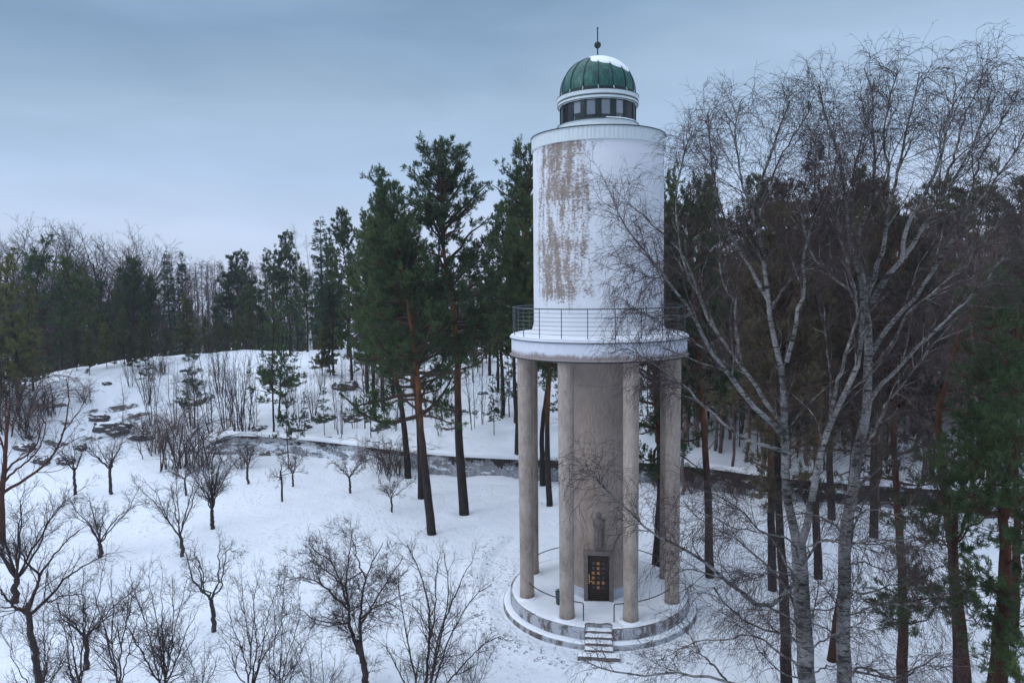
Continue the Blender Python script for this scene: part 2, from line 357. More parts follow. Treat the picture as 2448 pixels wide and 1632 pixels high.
def fascia_mat():
    m, t, b = mat('fascia_plaster', 0.85, 0.2); o = ocoord(t); s = N(t, 'ShaderNodeSeparateXYZ'); t.links.new(o, s.inputs[0])
    n = noise(t, o, 3.0, 7, 0.75, (1, 1, 0.35)); f = noise(t, o, 14.0, 5, 0.75); lg = noise(t, o, 0.8, 3, 0.5)
    low = ramp(t, mth(t, 'SUBTRACT', 12.66, s.outputs[2]), [(0.0, 0.0), (0.5, 1.0)])       # damp bottom edge
    v = mth(t, 'ADD', mth(t, 'MULTIPLY', n, 0.6), mth(t, 'ADD', mth(t, 'MULTIPLY', f, 0.3), mth(t, 'MULTIPLY', low, 0.42)))
    v = mth(t, 'ADD', v, mth(t, 'MULTIPLY', lg, 0.25))
    k = ramp(t, v, [(0.72, 0.0), (0.86, 0.85)])
    setc(t, b, mixc(t, k, ramp(t, n, [(0.3, (0.56, 0.59, 0.66)), (0.7, (0.66, 0.69, 0.77))]), (0.20, 0.15, 0.135)))
    bump(t, b, f, 0.3, 0.02); M['fascia_plaster'] = m
fascia_mat()
def column_mat(name, c0, c1, ring=0.6):
    m, t, b = mat(name, 0.95, 0.15); o = ocoord(t); s = N(t, 'ShaderNodeSeparateXYZ'); t.links.new(o, s.inputs[0])
    v = noise(t, o, 5.0, 7, 0.8, (1.6, 1.6, 0.35)); g = noise(t, o, 26.0, 4, 0.8, (1, 1, 0.5)); lg = noise(t, o, 0.45, 3, 0.55)
    x = mth(t, 'ADD', mth(t, 'MULTIPLY', v, 0.45), mth(t, 'ADD', mth(t, 'MULTIPLY', g, 0.35), mth(t, 'MULTIPLY', lg, 0.35)))
    col = ramp(t, x, [(0.46, c0), (0.68, c1)])
    damp = ramp(t, mth(t, 'ADD', s.outputs[2], mth(t, 'MULTIPLY', v, 0.6)), [(0.68, 0.48), (0.95, 0.85), (1.4, 1.0)])   # splashed foot
    lines = ramp(t, mth(t, 'FRACT', mth(t, 'ADD', mth(t, 'MULTIPLY', s.outputs[2], 0.36), mth(t, 'MULTIPLY', lg, 0.25))), [(0.0, 1.0), (0.02, 0.86), (0.05, 1.0)])
    col = mixc(t, 1.0, col, damp, 'MULTIPLY'); col = mixc(t, ring, col, mixc(t, 1.0, col, lines, 'MULTIPLY'))
    setc(t, b, col); bump(t, b, mth(t, 'ADD', g, v), 0.5, 0.02); M[name] = m
column_mat('column_render', (0.20, 0.165, 0.142), (0.47, 0.40, 0.35))
column_mat('core_render', (0.21, 0.17, 0.145), (0.40, 0.335, 0.29), 1.0)
def plinth_mat():
    m, t, b = mat('plinth_plaster', 0.9, 0.15); o = ocoord(t)
    n = noise(t, o, 1.2, 6, 0.7, (1.4, 1.4, 0.5)); f = noise(t, o, 9, 5, 0.7)
    k = ramp(t, mth(t, 'ADD', mth(t, 'MULTIPLY', n, 0.8), mth(t, 'MULTIPLY', f, 0.25)), [(0.50, 0.0), (0.59, 1.0)])
    setc(t, b, mixc(t, k, (0.42, 0.435, 0.47), ramp(t, f, [(0.3, (0.09, 0.078, 0.07)), (0.7, (0.17, 0.15, 0.14))])))
    bump(t, b, f, 0.4, 0.02); M['plinth_plaster'] = m
plinth_mat()
def parapet_mat():
    m, t, b = mat('parapet_metal', 0.5, 0.4); o = ocoord(t)
    n = noise(t, o, 5, 6, 0.75, (2.6, 2.6, 0.12)); lg = noise(t, o, 0.7, 2, 0.5)
    k = mth(t, 'MULTIPLY', ramp(t, n, [(0.60, 0.0), (0.68, 0.75)]), ramp(t, lg, [(0.42, 0.0), (0.58, 1.0)]))
    setc(t, b, mixc(t, k, (0.55, 0.61, 0.63), (0.13, 0.14, 0.14))); M['parapet_metal'] = m
parapet_mat()
def copper_mat():
    m, t, b = mat('patina_copper', 0.5, 0.4); o = ocoord(t)
    n = noise(t, o, 2.2, 7, 0.7, (2.5, 2.5, 0.5)); f = noise(t, o, 7, 5, 0.7)
    setc(t, b, ramp(t, mth(t, 'ADD', mth(t, 'MULTIPLY', n, 0.75), mth(t, 'MULTIPLY', f, 0.25)), [(0.36, (0.018, 0.030, 0.034)), (0.45, (0.010, 0.058, 0.050)), (0.56, (0.020, 0.105, 0.085)), (0.7, (0.07, 0.17, 0.15))]))
    b.inputs['Metallic'].default_value = 0.15; M['patina_copper'] = m
copper_mat()
def wall_mat():
    m, t, b = mat('wall_plaster', 0.95, 0.15); o = ocoord(t); s = N(t, 'ShaderNodeSeparateXYZ'); t.links.new(o, s.inputs[0])
    n = noise(t, o, 0.9, 7, 0.75, (1, 1, 0.45)); f = noise(t, o, 4, 6, 0.75)
    top = ramp(t, mth(t, 'ADD', s.outputs[2], mth(t, 'ADD', mth(t, 'MULTIPLY', mth(t, 'SUBTRACT', n, 0.5), 3.0), mth(t, 'MULTIPLY', mth(t, 'MULTIPLY', mth(t, 'ADD', s.outputs[0], 2.0), 0.05, clamp=True), 1.0))), [(0.95, 0.0), (1.10, 1.0)])
    pale = ramp(t, mth(t, 'ADD', mth(t, 'MULTIPLY', n, 0.5), mth(t, 'MULTIPLY', f, 0.5)), [(0.38, (0.10, 0.10, 0.108)), (0.5, (0.25, 0.26, 0.285)), (0.62, (0.42, 0.44, 0.475))])
    dark = ramp(t, f, [(0.3, (0.016, 0.014, 0.014)), (0.7, (0.06, 0.05, 0.048))])
    # hoar and stuck snow, in low irregular smears
    lf = mth(t, 'MULTIPLY', mth(t, 'MULTIPLY', mth(t, 'ADD', s.outputs[0], 8.0), -0.10, clamp=True), 0.085)
    sn = mth(t, 'MULTIPLY', ramp(t, mth(t, 'ADD', lf, mth(t, 'ADD', mth(t, 'MULTIPLY', noise(t, o, 1.1, 6, 0.65, (0.6, 1, 1.8)), 0.75), mth(t, 'MULTIPLY', f, 0.25))), [(0.555, 0.0), (0.60, 1.0)]), ramp(t, mth(t, 'MULTIPLY', s.outputs[2], 1.0), [(0.75, 1.0), (1.15, 0.35)]))
    setc(t, b, mixc(t, sn, mixc(t, top, pale, dark), (0.74, 0.78, 0.84))); bump(t, b, mth(t, 'ADD', f, mth(t, 'MULTIPLY', sn, 1.0)), 0.7, 0.06); M['wall_plaster'] = m
wall_mat()
def bark(name, stops, scale=6.0, sc3=(1, 1, 0.35), lo=None, z0=0, z1=1, bmp=0.6, var=0.0):
    "stops: bark colours; lo: colours of the lower trunk, blended by height z0..z1"
    m, t, b = mat(name, 0.9, 0.15); o = ocoord(t); n = noise(t, o, scale, 6, 0.7, sc3)
    col = ramp(t, n, stops)
    if lo:
        s = N(t, 'ShaderNodeSeparateXYZ'); t.links.new(o, s.inputs[0])
        h = mth(t, 'ADD', s.outputs[2], mth(t, 'MULTIPLY', noise(t, o, 1.2, 3, 0.6), 3.0))
        mr = N(t, 'ShaderNodeMapRange'); mr.inputs[1].default_value = z0; mr.inputs[2].default_value = z1; t.links.new(h, mr.inputs[0])
        col = mixc(t, mr.outputs[0], ramp(t, n, lo), col)
    if var:
        oi = N(t, 'ShaderNodeObjectInfo'); col = mixc(t, 1.0, col, ramp(t, oi.outputs['Random'], [(0, 1-var), (1, 1+var)]), 'MULTIPLY')
    setc(t, b, col); bump(t, b, n, bmp, 0.03); M[name] = m
DK = [(0.3, (0.012, 0.010, 0.010)), (0.7, (0.050, 0.040, 0.036))]
OR = [(0.3, (0.055, 0.024, 0.013)), (0.55, (0.16, 0.066, 0.030)), (0.75, (0.25, 0.115, 0.055))]
bark('pine_bark', OR, lo=DK, z0=6.0, z1=10.5, var=0.25)
bark('pine_bark_red', [(0.3, (0.030, 0.014, 0.010)), (0.7, (0.105, 0.044, 0.026))], lo=[(0.3, (0.015, 0.009, 0.008)), (0.7, (0.060, 0.028, 0.020))], z0=2.0, z1=10.0)
bark('dark_bark', DK, var=0.25)
bark('far_bark', [(0.3, (0.035, 0.020, 0.015)), (0.7, (0.10, 0.055, 0.038))], lo=DK, z0=4.0, z1=11.0, var=0.3)
bark('shrub_bark', [(0.3, (0.028, 0.021, 0.020)), (0.7, (0.080, 0.060, 0.055))], bmp=0.3, var=0.2)
bark('red_limb_bark', [(0.3, (0.04, 0.018, 0.014)), (0.7, (0.12, 0.05, 0.035))])
bark('apple_bark', [(0.3, (0.02, 0.018, 0.018)), (0.55, (0.055, 0.05, 0.046)), (0.75, (0.11, 0.115, 0.10))])
bark('spruce_bark', [(0.3, (0.02, 0.017, 0.016)), (0.7, (0.06, 0.05, 0.045))])
bark('brown_twig', [(0.3, (0.075, 0.050, 0.048)), (0.7, (0.175, 0.122, 0.112))], bmp=0.2, var=0.3)
bark('birch_twig', [(0.3, (0.036, 0.025, 0.026)), (0.7, (0.090, 0.065, 0.063))], bmp=0.2)
bark('far_twig', [(0.3, (0.06, 0.045, 0.047)), (0.7, (0.115, 0.085, 0.083))], bmp=0.1, var=0.3)
def birch_mat():
    m, t, b = mat('birch_bark', 0.75, 0.2); o = ocoord(t)
    n = noise(t, o, 3.2, 6, 0.7, (1.0, 1.0, 4.2)); lg = noise(t, o, 1.1, 4, 0.6); f = noise(t, o, 16, 4, 0.7)
    w_ = ramp(t, f, [(0.3, (0.12, 0.115, 0.115)), (0.7, (0.30, 0.29, 0.285))])
    w_ = mixc(t, ramp(t, lg, [(0.46, 0.0), (0.60, 0.85)]), w_, (0.085, 0.095, 0.085))          # grey-green lichen
    k = ramp(t, mth(t, 'ADD', mth(t, 'MULTIPLY', n, 0.8), mth(t, 'MULTIPLY', lg, 0.25)), [(0.53, 0.0), (0.60, 1.0)])
    setc(t, b, mixc(t, k, w_, (0.022, 0.018, 0.018))); bump(t, b, n, 0.4, 0.02); M['birch_bark'] = m
birch_mat()
bark('white_stem', [(0.32, (0.10, 0.09, 0.09)), (0.45, (0.50, 0.49, 0.48)), (0.7, (0.62, 0.61, 0.60))], scale=3.0, sc3=(1, 1, 1.5), bmp=0.1)
def limb_mat():
    m, t, b = mat('birch_limb', 0.85, 0.15); o = ocoord(t)
    n = noise(t, o, 5, 5, 0.7); setc(t, b, ramp(t, n, [(0.38, (0.035, 0.028, 0.028)), (0.52, (0.12, 0.11, 0.105)), (0.68, (0.27, 0.28, 0.26))])); M['birch_limb'] = m
limb_mat()
def leaf(name, a, c, tip):
    m, t, b = mat(name, 0.6, 0.25); o = ocoord(t); n = noise(t, o, 0.9, 4, 0.6); f = noise(t, o, 7, 2, 0.5)
    oi = N(t, 'ShaderNodeObjectInfo')
    col = ramp(t, mth(t, 'ADD', mth(t, 'MULTIPLY', n, 0.6), mth(t, 'MULTIPLY', f, 0.4)), [(0.32, a), (0.52, c), (0.70, tip)])
    col = mixc(t, 1.0, col, ramp(t, oi.outputs['Random'], [(0, (0.62, 0.66, 0.72)), (0.5, (1.0, 1.0, 1.0)), (1, (1.55, 1.42, 1.15))]), 'MULTIPLY'); setc(t, b, col)
    tl = N(t, 'ShaderNodeBsdfTranslucent'); t.links.new(col, tl.inputs[0]); mx = N(t, 'ShaderNodeMixShader'); mx.inputs[0].default_value = 0.25
    t.links.new(b.outputs[0], mx.inputs[1]); t.links.new(tl.outputs[0], mx.inputs[2]); t.links.new(mx.outputs[0], t.nodes['Material Output'].inputs[0]); M[name] = m
bark('pine_branch', [(0.3, (0.035, 0.024, 0.020)), (0.7, (0.105, 0.066, 0.048))], bmp=0.3)
leaf('pine_needles', (0.028, 0.048, 0.025), (0.062, 0.100, 0.040), (0.12, 0.165, 0.060))
leaf('yellow_needles', (0.048, 0.056, 0.026), (0.098, 0.110, 0.044), (0.165, 0.165, 0.064))
leaf('spruce_needles', (0.014, 0.032, 0.026), (0.030, 0.060, 0.044), (0.050, 0.085, 0.060))
leaf('brown_needles', (0.030, 0.031, 0.023), (0.066, 0.060, 0.044), (0.11, 0.096, 0.070))

# ------------------------------------------------------------------ ground
def build_ground():
    xs = np.concatenate([-np.geomspace(700, 75, 26)[:-1], np.arange(-75, 62, 0.34), np.geomspace(62, 500, 24)])
    ys = np.concatenate([[-60, -45, -30], np.arange(-22, 66, 0.34), np.geomspace(66, 900, 40)])
    X, Y = np.meshgrid(xs, ys); Z = height(X, Y)
    r = np.hypot(X, Y)
    # trampled path round the plinth and out to the lower left
    dist = np.abs((X+6)*0.80+(Y+8)*0.60-1.5*np.sin(Y*0.3))
    tr_ = np.clip(1-dist/3.5, 0, 1)*(Y < 8)+np.clip(1-np.abs(r-6.3)/1.6, 0, 1)
    for bx, by in ((938, 1097), (968, 1144), (993, 1226), (1066, 1180), (1262, 1160), (1504, 1310), (1629, 1321), (1775, 1352), (1880, 1326), (489, 1447), (418, 1277), (230, 1276), (33, 1383), (486, 1213)):
        g = ground(bx, by); q = np.hypot(X-g[0], Y-g[1]); Z = Z-0.10*np.exp(-(q/0.5)**2)+0.06*np.exp(-((q-1.1)/0.45)**2)
    Z = Z-np.clip(tr_, 0, 1)*0.16*np.maximum(0, fbm(X/0.42, Y/0.42, 44, 2)+0.25)*2
    V = np.stack([X, Y, Z], 2).reshape(-1, 3); ny, nx = X.shape
    i = np.arange(ny-1)[:, None]*nx+np.arange(nx-1)[None, :]
    F = np.stack([i, i+1, i+nx+1, i+nx], 2).reshape(-1, 4)
    o = link('snowy_ground', mk_mesh('snowy_ground', [(V, F)]), M['snow_ground']); o['kind'] = 'structure'
build_ground()

# ------------------------------------------------------------------ retaining wall
def build_wall():
    root = empty('retaining_wall', (0, 21.5, 0)); root.location = (0, 0, 0)
    tag(root, 'long stained grey retaining wall with a snow topped edge across the foot of the wooded slope', 'wall')
    P, L = resample([(x, y, 0) for x, y in WALL if x > -45 and x < 55], 260)
    rng = np.random.default_rng(5)
    T = unit(np.gradient(P, axis=0)); Nn = np.stack([T[:, 1], -T[:, 0], 0*T[:, 0]], 1)
    top = 1.55+0.10*np.sin(np.arange(260)*0.05)
    fade = np.clip((P[:, 0]+39)/4, 0, 1); top = -0.2+(top+0.2)*fade
    def strip(prof):
        V = np.zeros((len(prof), 260, 3))
        for k, (off, zf) in enumerate(prof):
            V[k] = P+Nn*np.broadcast_to(off, 260)[:, None]; V[k, :, 2] = zf
        i = np.arange(len(prof)-1)[:, None]*260+np.arange(259)[None, :]
        return V.reshape(-1, 3), np.stack([i, i+1, i+261, i+260], 2).reshape(-1, 4)
    rough = 0.05*rng.normal(size=260)
    link('wall_face', mk_mesh('wall_face', [strip([(-0.35, top), (0.12, top), (0.14+rough*0.3, top-0.3), (0.16+rough*0.5, top*0.5), (0.30+rough, -0.9+0*top)])], True, 40), M['wall_plaster'], root)
    sn = 0.24+0.10*fbm(P[:, 0]*0.8, P[:, 1]*0.8, 7)+0.02*rng.normal(size=260)
    drip = 0.10+0.30*np.maximum(0, fbm(P[:, 0]*0.5, P[:, 1]*0.5, 17))
    cap = link('snow_cap', mk_mesh('snow_cap', [strip([(-0.75, top+sn*0.5), (-0.5, top+sn), (-0.1, top+sn*1.1), (0.10, top+sn*0.8), (0.24, top+sn*0.3), (0.20, top-0.05-drip*0.5)])], True), M['snow_cap'], root)
    tag(cap, None, None)
    # drift of snow thrown against the foot
    z0 = height(P[:, 0]+Nn[:, 0]*0.9, P[:, 1]+Nn[:, 1]*0.9)
    dh = 0.10+0.7*np.maximum(0, fbm(P[:, 0]*0.35, P[:, 1]*0.35, 27)+0.05)
    link('snow_drift', mk_mesh('snow_drift', [strip([(0.14, z0+dh*1.4), (0.30, z0+dh*1.2), (0.55, z0+dh*0.7+rough), (0.95, z0+dh*0.2), (1.4, z0-0.08)])], True), M['snow_cap'], root)
build_wall()

# ------------------------------------------------------------------ rock outcrops on the slope
def rock_mat():
    m, t, b = mat('snowy_rock', 0.9, 0.2); o = ocoord(t); geo = N(t, 'ShaderNodeNewGeometry'); s = N(t, 'ShaderNodeSeparateXYZ'); t.links.new(geo.outputs['Normal'], s.inputs[0])
    n = noise(t, o, 2.2, 6, 0.65); f = noise(t, o, 7, 5, 0.7)
    k = ramp(t, mth(t, 'ADD', s.outputs[2], mth(t, 'MULTIPLY', mth(t, 'SUBTRACT', n, 0.5), 0.9)), [(0.66, 0.0), (0.74, 1.0)])
    setc(t, b, mixc(t, k, ramp(t, f, [(0.3, (0.04, 0.035, 0.035)), (0.55, (0.11, 0.10, 0.10)), (0.75, (0.19, 0.175, 0.17))]), (0.79, 0.82, 0.87))); bump(t, b, mth(t, 'ADD', f, n), 0.7, 0.08); M['snowy_rock'] = m
rock_mat()
def rock(x, y, w_, h_, seed, label):
    g = ground(x, y); D = math.hypot(g[0], g[1]+DCAM); W = w_*PK/FPX*D*0.5; H = h_*PK/FPX*D*1.15
    r = tree_root_('rock_outcrop', g-np.array([0, 0, 0.15*H]), label); nu, nv = 44, 20
    U, Vv = np.meshgrid(np.linspace(0, 2*math.pi, nu), np.linspace(0, math.pi/2+0.5, nv))
    sx_ = np.sin(Vv)*np.cos(U); sy_ = np.sin(Vv)*np.sin(U); sz_ = np.cos(Vv)
    k = 1+0.9*fbm(sx_*1.7+seed*3, sy_*1.7+sz_*1.3, seed)+0.35*fbm(sx_*6+seed, sy_*6+sz_*5, seed+9); k[:, -1] = k[:, 0]
    kk = np.floor(k*5)/5*0.5+k*0.5
    V = np.stack([sx_*W*kk, sy_*W*0.75*kk, np.clip(sz_*kk, -0.5, 0.80)*H], 2).reshape(-1, 3)
    i = np.arange(nv-1)[:, None]*nu+np.arange(nu-1)[None, :]
    o = bpy.data.objects.new('rock_outcrop', mk_mesh('rock_outcrop', [(V, np.stack([i, i+1, i+nu+1, i+nu], 2).reshape(-1, 4)[:, ::-1])], True, 50)); COL.objects.link(o)
    o.data.materials.append(M['snowy_rock']); o.location = r; tag(o, label, 'rock', 'rock outcrops on the slope')
def tree_root_(n, b, l): return tuple(b)
for a in [(258, 985, 70, 16, 1, 'long dark rock ledge on the slope above the left orchard trees'), (228, 962, 42, 10, 2, 'flat rock edge just above the long ledge at left'), (245, 882, 20, 7, 3, 'small dark rock on the smooth snow near the hill crest'),
          (795, 888, 62, 17, 4, 'broad grey rock slab high on the slope left of the tall pines'), (745, 962, 60, 15, 5, 'dark rock under the small young spruce above the wall'), (690, 985, 56, 13, 6, 'low dark rock just above the wall at the close pine pair'),
          (815, 962, 66, 16, 7, 'brown rock with branches lying on it above the wall left of the tall pines'), (872, 985, 44, 14, 8, 'rock touching the wall top just left of the tall pines'), (900, 968, 48, 12, 9, 'rock ledge directly behind the back tall pine'),
          (1110, 905, 24, 8, 10, 'small rock on the snow between the tallest pine and the tower'), (595, 985, 34, 9, 11, 'small dark rock above the wall left of the close pine pair'), (95, 1062, 34, 12, 12, 'dark rock at the foot of the bank at the left edge'),
          (150, 1056, 40, 10, 13, 'flat dark rock on the bank behind the forked orchard tree'), (185, 1030, 30, 9, 14, 'rock with heather on the bank behind the Y shaped tree'), (320, 1003, 46, 12, 15, 'rock beside the left end of the wall'), (60, 1030, 40, 12, 16, 'rough rock under the thickets at the left edge'), (1030, 985, 40, 8, 17, 'line of low rocks above the wall behind the tallest pine')]: rock(*a)

# ------------------------------------------------------------------ the tower
def circ(r, a0, a1, n): a = np.linspace(a0, a1, n); return [(r*math.sin(q), -r*math.cos(q)) for q in a]
def prism(poly, z0, z1):
    n = len(poly); V = [(x, y, z0) for x, y in poly]+[(x, y, z1) for x, y in poly]
    return V, [[i, (i+1) % n, n+(i+1) % n, n+i] for i in range(n)]+[list(range(n, 2*n)), list(range(n-1, -1, -1))]
TW = empty('memorial_tower')
tag(TW, 'tall white and brown round tower on eight columns with a green copper dome', 'tower')
def part(name, chunks, mt, parent=None, sharp=35, bev=0, smooth=True):
    m = mk_mesh(name, chunks if isinstance(chunks, list) else [chunks], smooth, sharp)
    if bev: bevel(m, bev); m.polygons.foreach_set('use_smooth', np.full(len(m.polygons), True)); m.set_sharp_from_angle(angle=R(35))
    return link(name, m, M[mt], parent or TW)
GZ, PZ = -0.35, 0.40
part('lower_step', lathe([(4.76, -0.85), (4.76, -0.17), (4.72, -0.13), (4.3, -0.13)]), 'plinth_plaster')
def ringsnow(r0, r1, z, h, seed, a0=0.0, a1=2*math.pi, seg=160):
    "an uneven layer of snow on a ring-shaped ledge"
    rs = np.linspace(r0, r1, 9); a = np.linspace(a0, a1, seg+1)
    RR, A = np.meshgrid(rs, a, indexing='ij'); k = np.sin(np.linspace(0.35, math.pi-0.12, 9))[:, None]
    edge = 0.10*fbm(A*3.2*r1/4, A*0+seed, seed)*(RR-r0)/(r1-r0)
    RR = RR+edge*min(1, (r1-r0)); x = RR*np.sin(A); y = -RR*np.cos(A)
    z_ = z+h*np.clip(k*1.6, 0, 1)*(1+0.9*fbm(x/0.5, y/0.5, seed)); z_[-1] = z-0.005
    V = np.stack([x, y, z_], 2).reshape(-1, 3); n = seg+1
    i = np.arange(8)[:, None]*n+np.arange(seg)[None, :]
    return V, np.stack([i, i+n, i+n+1, i+1], 2).reshape(-1, 4)
part('lower_step_snow', ringsnow(4.38, 4.71, -0.128, 0.07, 3, 0.128, 2*math.pi-0.128), 'snow_cap', sharp=None)
an = math.asin(0.62/4.4)
up_poly = circ(4.40, an, 2*math.pi-an, 150)+[(-0.62, -3.95), (0.62, -3.95)]
part('platform', prism(up_poly, -0.20, PZ), 'plinth_plaster')
def platform_snow():
    P = circ(4.33, an+0.012, 2*math.pi-an-0.012, 150)+[(-0.67, -3.98), (0.67, -3.98)]
    bm = bmesh.new(); n = 46
    g = np.linspace(-4.4, 4.4, 80); V = []; idx = {}; F = []
    for a in range(80):
        for c in range(80):
            x, y = g[a], g[c]; r = math.hypot(x, y)
            if r > 4.42 or (abs(x) < 0.60 and y < -3.92): continue
            if r > 4.30: x, y = x*4.30/r, y*4.30/r
            e = min(1.0, max(0, (4.34-min(r, 4.3))/0.12)); idx[(a, c)] = len(V)
            V.append((x, y, PZ+0.006+e*(0.05+0.05*float(fbm(np.array(x/0.6), np.array(y/0.6), 8))+0.045*max(0.0, float(fbm(np.array(x/0.16), np.array(y/0.16), 81, 2)))*2)))
    for a in range(79):
        for c in range(79):
            q = [idx.get(k) for k in ((a, c), (a+1, c), (a+1, c+1), (a, c+1))]
            q = [k for k in q if k is not None]
            if len(q) >= 3: F.append(q)
    bm.free(); return V, F
part('platform_snow', platform_snow(), 'snow_cap', sharp=None)
# entrance steps
def snowslab(x0, x1, y0, y1, z, h, seed):
    nx, ny = 26, 8; X, Y = np.meshgrid(np.linspace(x0, x1, nx), np.linspace(y0, y1, ny))
    ex = np.minimum(np.minimum(X-x0, x1-X)/0.06, np.minimum(Y-y0+0.02, y1-Y+0.2)/0.05); e = np.clip(ex, 0, 1)
    Z = z+0.003+h*e*(0.8+1.2*fbm(X/0.22, Y/0.22, seed)); Y = Y+0.05*fbm(X/0.2, Y*0+seed, seed)*(Y < y0+0.1)
    i = np.arange(ny-1)[:, None]*nx+np.arange(nx-1)[None, :]
    return np.stack([X, Y, Z], 2).reshape(-1, 3), np.stack([i, i+1, i+nx+1, i+nx], 2).reshape(-1, 4)
for k, (y0, y1, z, hw) in enumerate([(-4.24, -3.955, 0.27, 0.61), (-4.53, -4.245, 0.14, 0.61), (-4.83, -4.535, 0.01, 0.61), (-5.16, -4.835, -0.12, 0.63), (-5.52, -5.165, -0.235, 0.90)]):
    s_ = part('step', box(-hw, hw, y0, y1, -0.7, z), 'frame_stone', bev=0.012)
    part('step_snow', snowslab(-hw+0.02, hw-0.02, y0-0.01, y1, z, 0.055, 60+k), 'snow_cap', s_, sharp=None)
# columns
for k in range(8):
    a = R(22.5+45*k); cx, cy = 3.72*math.sin(a), -3.72*math.cos(a)
    ch = lathe([(0.345, PZ-0.02), (0.345, 0.95), (0.33, 0.97), (0.335, 4), (0.345, 8), (0.36, 12.13)], 40)
    o = part('column', ch, 'column_render'); o.location = (cx, cy, 0); o.rotation_euler.z = a
    part('column_foot_snow', (lambda V, F: (V, F))(*ringsnow(0.33, 0.56, PZ+0.02, 0.09, 20+k, seg=40)), 'snow_cap', o, sharp=None)
part('core', lathe([(1.52, PZ-0.02), (1.52, 12.13)], 96), 'core_render')
part('core_base_band', lathe([(1.535, PZ-0.02), (1.535, 0.93), (1.52, 0.95)], 96), 'fascia_plaster')
bpy.data.objects['core_base_band'].data.materials.clear(); simple('pale_band', (0.42, 0.45, 0.52), 0.9, var=0.15, scale=3); bpy.data.objects['core_base_band'].data.materials.append(M['pale_band'])
# balcony
part('balcony_slab', lathe([(0.0, 12.13), (4.10, 12.13), (4.27, 12.12), (4.29, 12.17), (4.24, 12.20), (4.20, 12.24), (4.20, 12.93), (4.26, 12.96), (4.28, 13.02), (4.24, 13.08), (3.6, 13.10), (0.0, 13.10)], 128), 'fascia_plaster')
part('slab_drip_moulding', lathe([(4.285, 12.105), (4.315, 12.12), (4.315, 12.155), (4.285, 12.165)], 128, True), 'dark_copper')
part('slab_rim', lathe([(4.262, 12.935), (4.288, 12.945), (4.288, 12.975), (4.262, 12.98)], 128, True), 'metal_grey')
part('balcony_snow', ringsnow(3.02, 4.21, 13.10, 0.09, 9, seg=200), 'snow_cap', sharp=None)
def torus(r, z, rad, seg=128, sides=6, a0=0.0, a1=2*math.pi):
    a = np.linspace(a0, a1, seg+1); P = np.stack([r*np.sin(a), -r*np.cos(a), a*0+z], 1)
    return tubes(P[None], np.full((1, seg+1), rad), sides)
rl = part('balcony_railing', torus(4.12, 14.42, 0.028), 'metal_grey')
for k in range(22):
    a = R(-6.2+k*360/22); x, y = 4.12*math.sin(a), -4.12*math.cos(a)
    p = part('post', tubes(np.array([[(x, y, 13.09), (x, y, 13.8), (x, y, 14.41)]]), np.full((1, 3), 0.021), 6), 'metal_grey', rl)
for k in range(6):
    part('wire', torus(4.12, 13.30+k*0.187, 0.009, 96, 4), 'metal_grey', rl)
# drum, flared foot, parapet
part('drum', lathe([(3.62, 13.10), (3.34, 13.20), (3.18, 13.36), (3.11, 13.62), (3.10, 14), (3.09, 18), (3.08, 21.80)], 160), 'drum_plaster')
a = 2*math.pi*np.arange(400)/400; rr_ = 3.135+0.010*np.sign(np.sin(a*100))
V = np.concatenate([np.stack([rr_*np.sin(a), -rr_*np.cos(a), a*0+z], 1) for z in (21.76, 22.27)])
i = np.arange(400); F = np.stack([i, (i+1) % 400, 400+(i+1) % 400, 400+i], 1)
part('parapet', [(V, F), lathe([(3.07, 21.74), (3.16, 21.745), (3.16, 21.775), (3.12, 21.78)], 160), lathe([(3.12, 22.265), (3.165, 22.27), (3.165, 22.30), (3.10, 22.31)], 160)], 'parapet_metal')
part('parapet_coping', lathe([(3.10, 22.302), (3.185, 22.30), (3.19, 22.345), (3.10, 22.35)], 160, True), 'dark_copper')
part('roof_snow', ringsnow(1.84, 3.13, 22.32, 0.10, 14, seg=160), 'snow_cap', sharp=None)
part('roof_deck', lathe([(3.12, 22.29), (1.8, 22.32)], 96), 'concrete')
part('lantern_base', lathe([(1.86, 22.30), (1.86, 22.86), (1.90, 22.865), (1.90, 22.91), (1.74, 22.92)], 128), 'white_metal')
part('lantern_sill', lathe([(1.905, 22.87), (1.93, 22.875), (1.93, 22.90), (1.905, 22.905)], 96, True), 'dark_copper')
part('lantern_floor', lathe([(0, 22.8), (1.8, 22.8)], 48), 'white_metal')
a0 = R(1.0)
for k in range(16):
    a = a0+k*2*math.pi/16; c, s = math.cos(a), math.sin(a)
    def rot(V): V = np.array(V); return np.stack([V[:, 0]*c-V[:, 1]*s, V[:, 0]*s+V[:, 1]*c, V[:, 2]], 1)
    V, F = box(-0.105, 0.105, -1.79, -1.70, 22.91, 23.80); part('pillar', (rot(V), F), 'dark_copper', bev=0.01)
    b_ = a+math.pi/16; c, s = math.cos(b_), math.sin(b_)
    fr = []
    for bx in ((-0.245, -0.205, -1.765, -1.71, 22.92, 23.79), (0.205, 0.245, -1.765, -1.71, 22.92, 23.79), (-0.205, 0.205, -1.765, -1.71, 22.92, 22.965), (-0.205, 0.205, -1.765, -1.71, 23.745, 23.79)):
        V, F = box(*bx); fr.append((rot(V), F))
    wf = part('window_frame', fr, 'dark_copper')
    V, F = box(-0.205, 0.205, -1.742, -1.736, 22.965, 23.745); part('pane', (rot(V), F), 'glass', wf)
    V, F = box(-0.20, 0.20, -1.69, -1.68, 23.12+0.12*((k*7) % 3)/2, 23.76); part('blind', (rot(V), F), 'blind_cloth', wf)
part('lantern_snow', ringsnow(1.76, 1.885, 22.915, 0.05, 77, R(12), R(70), 40), 'snow_cap', sharp=None)
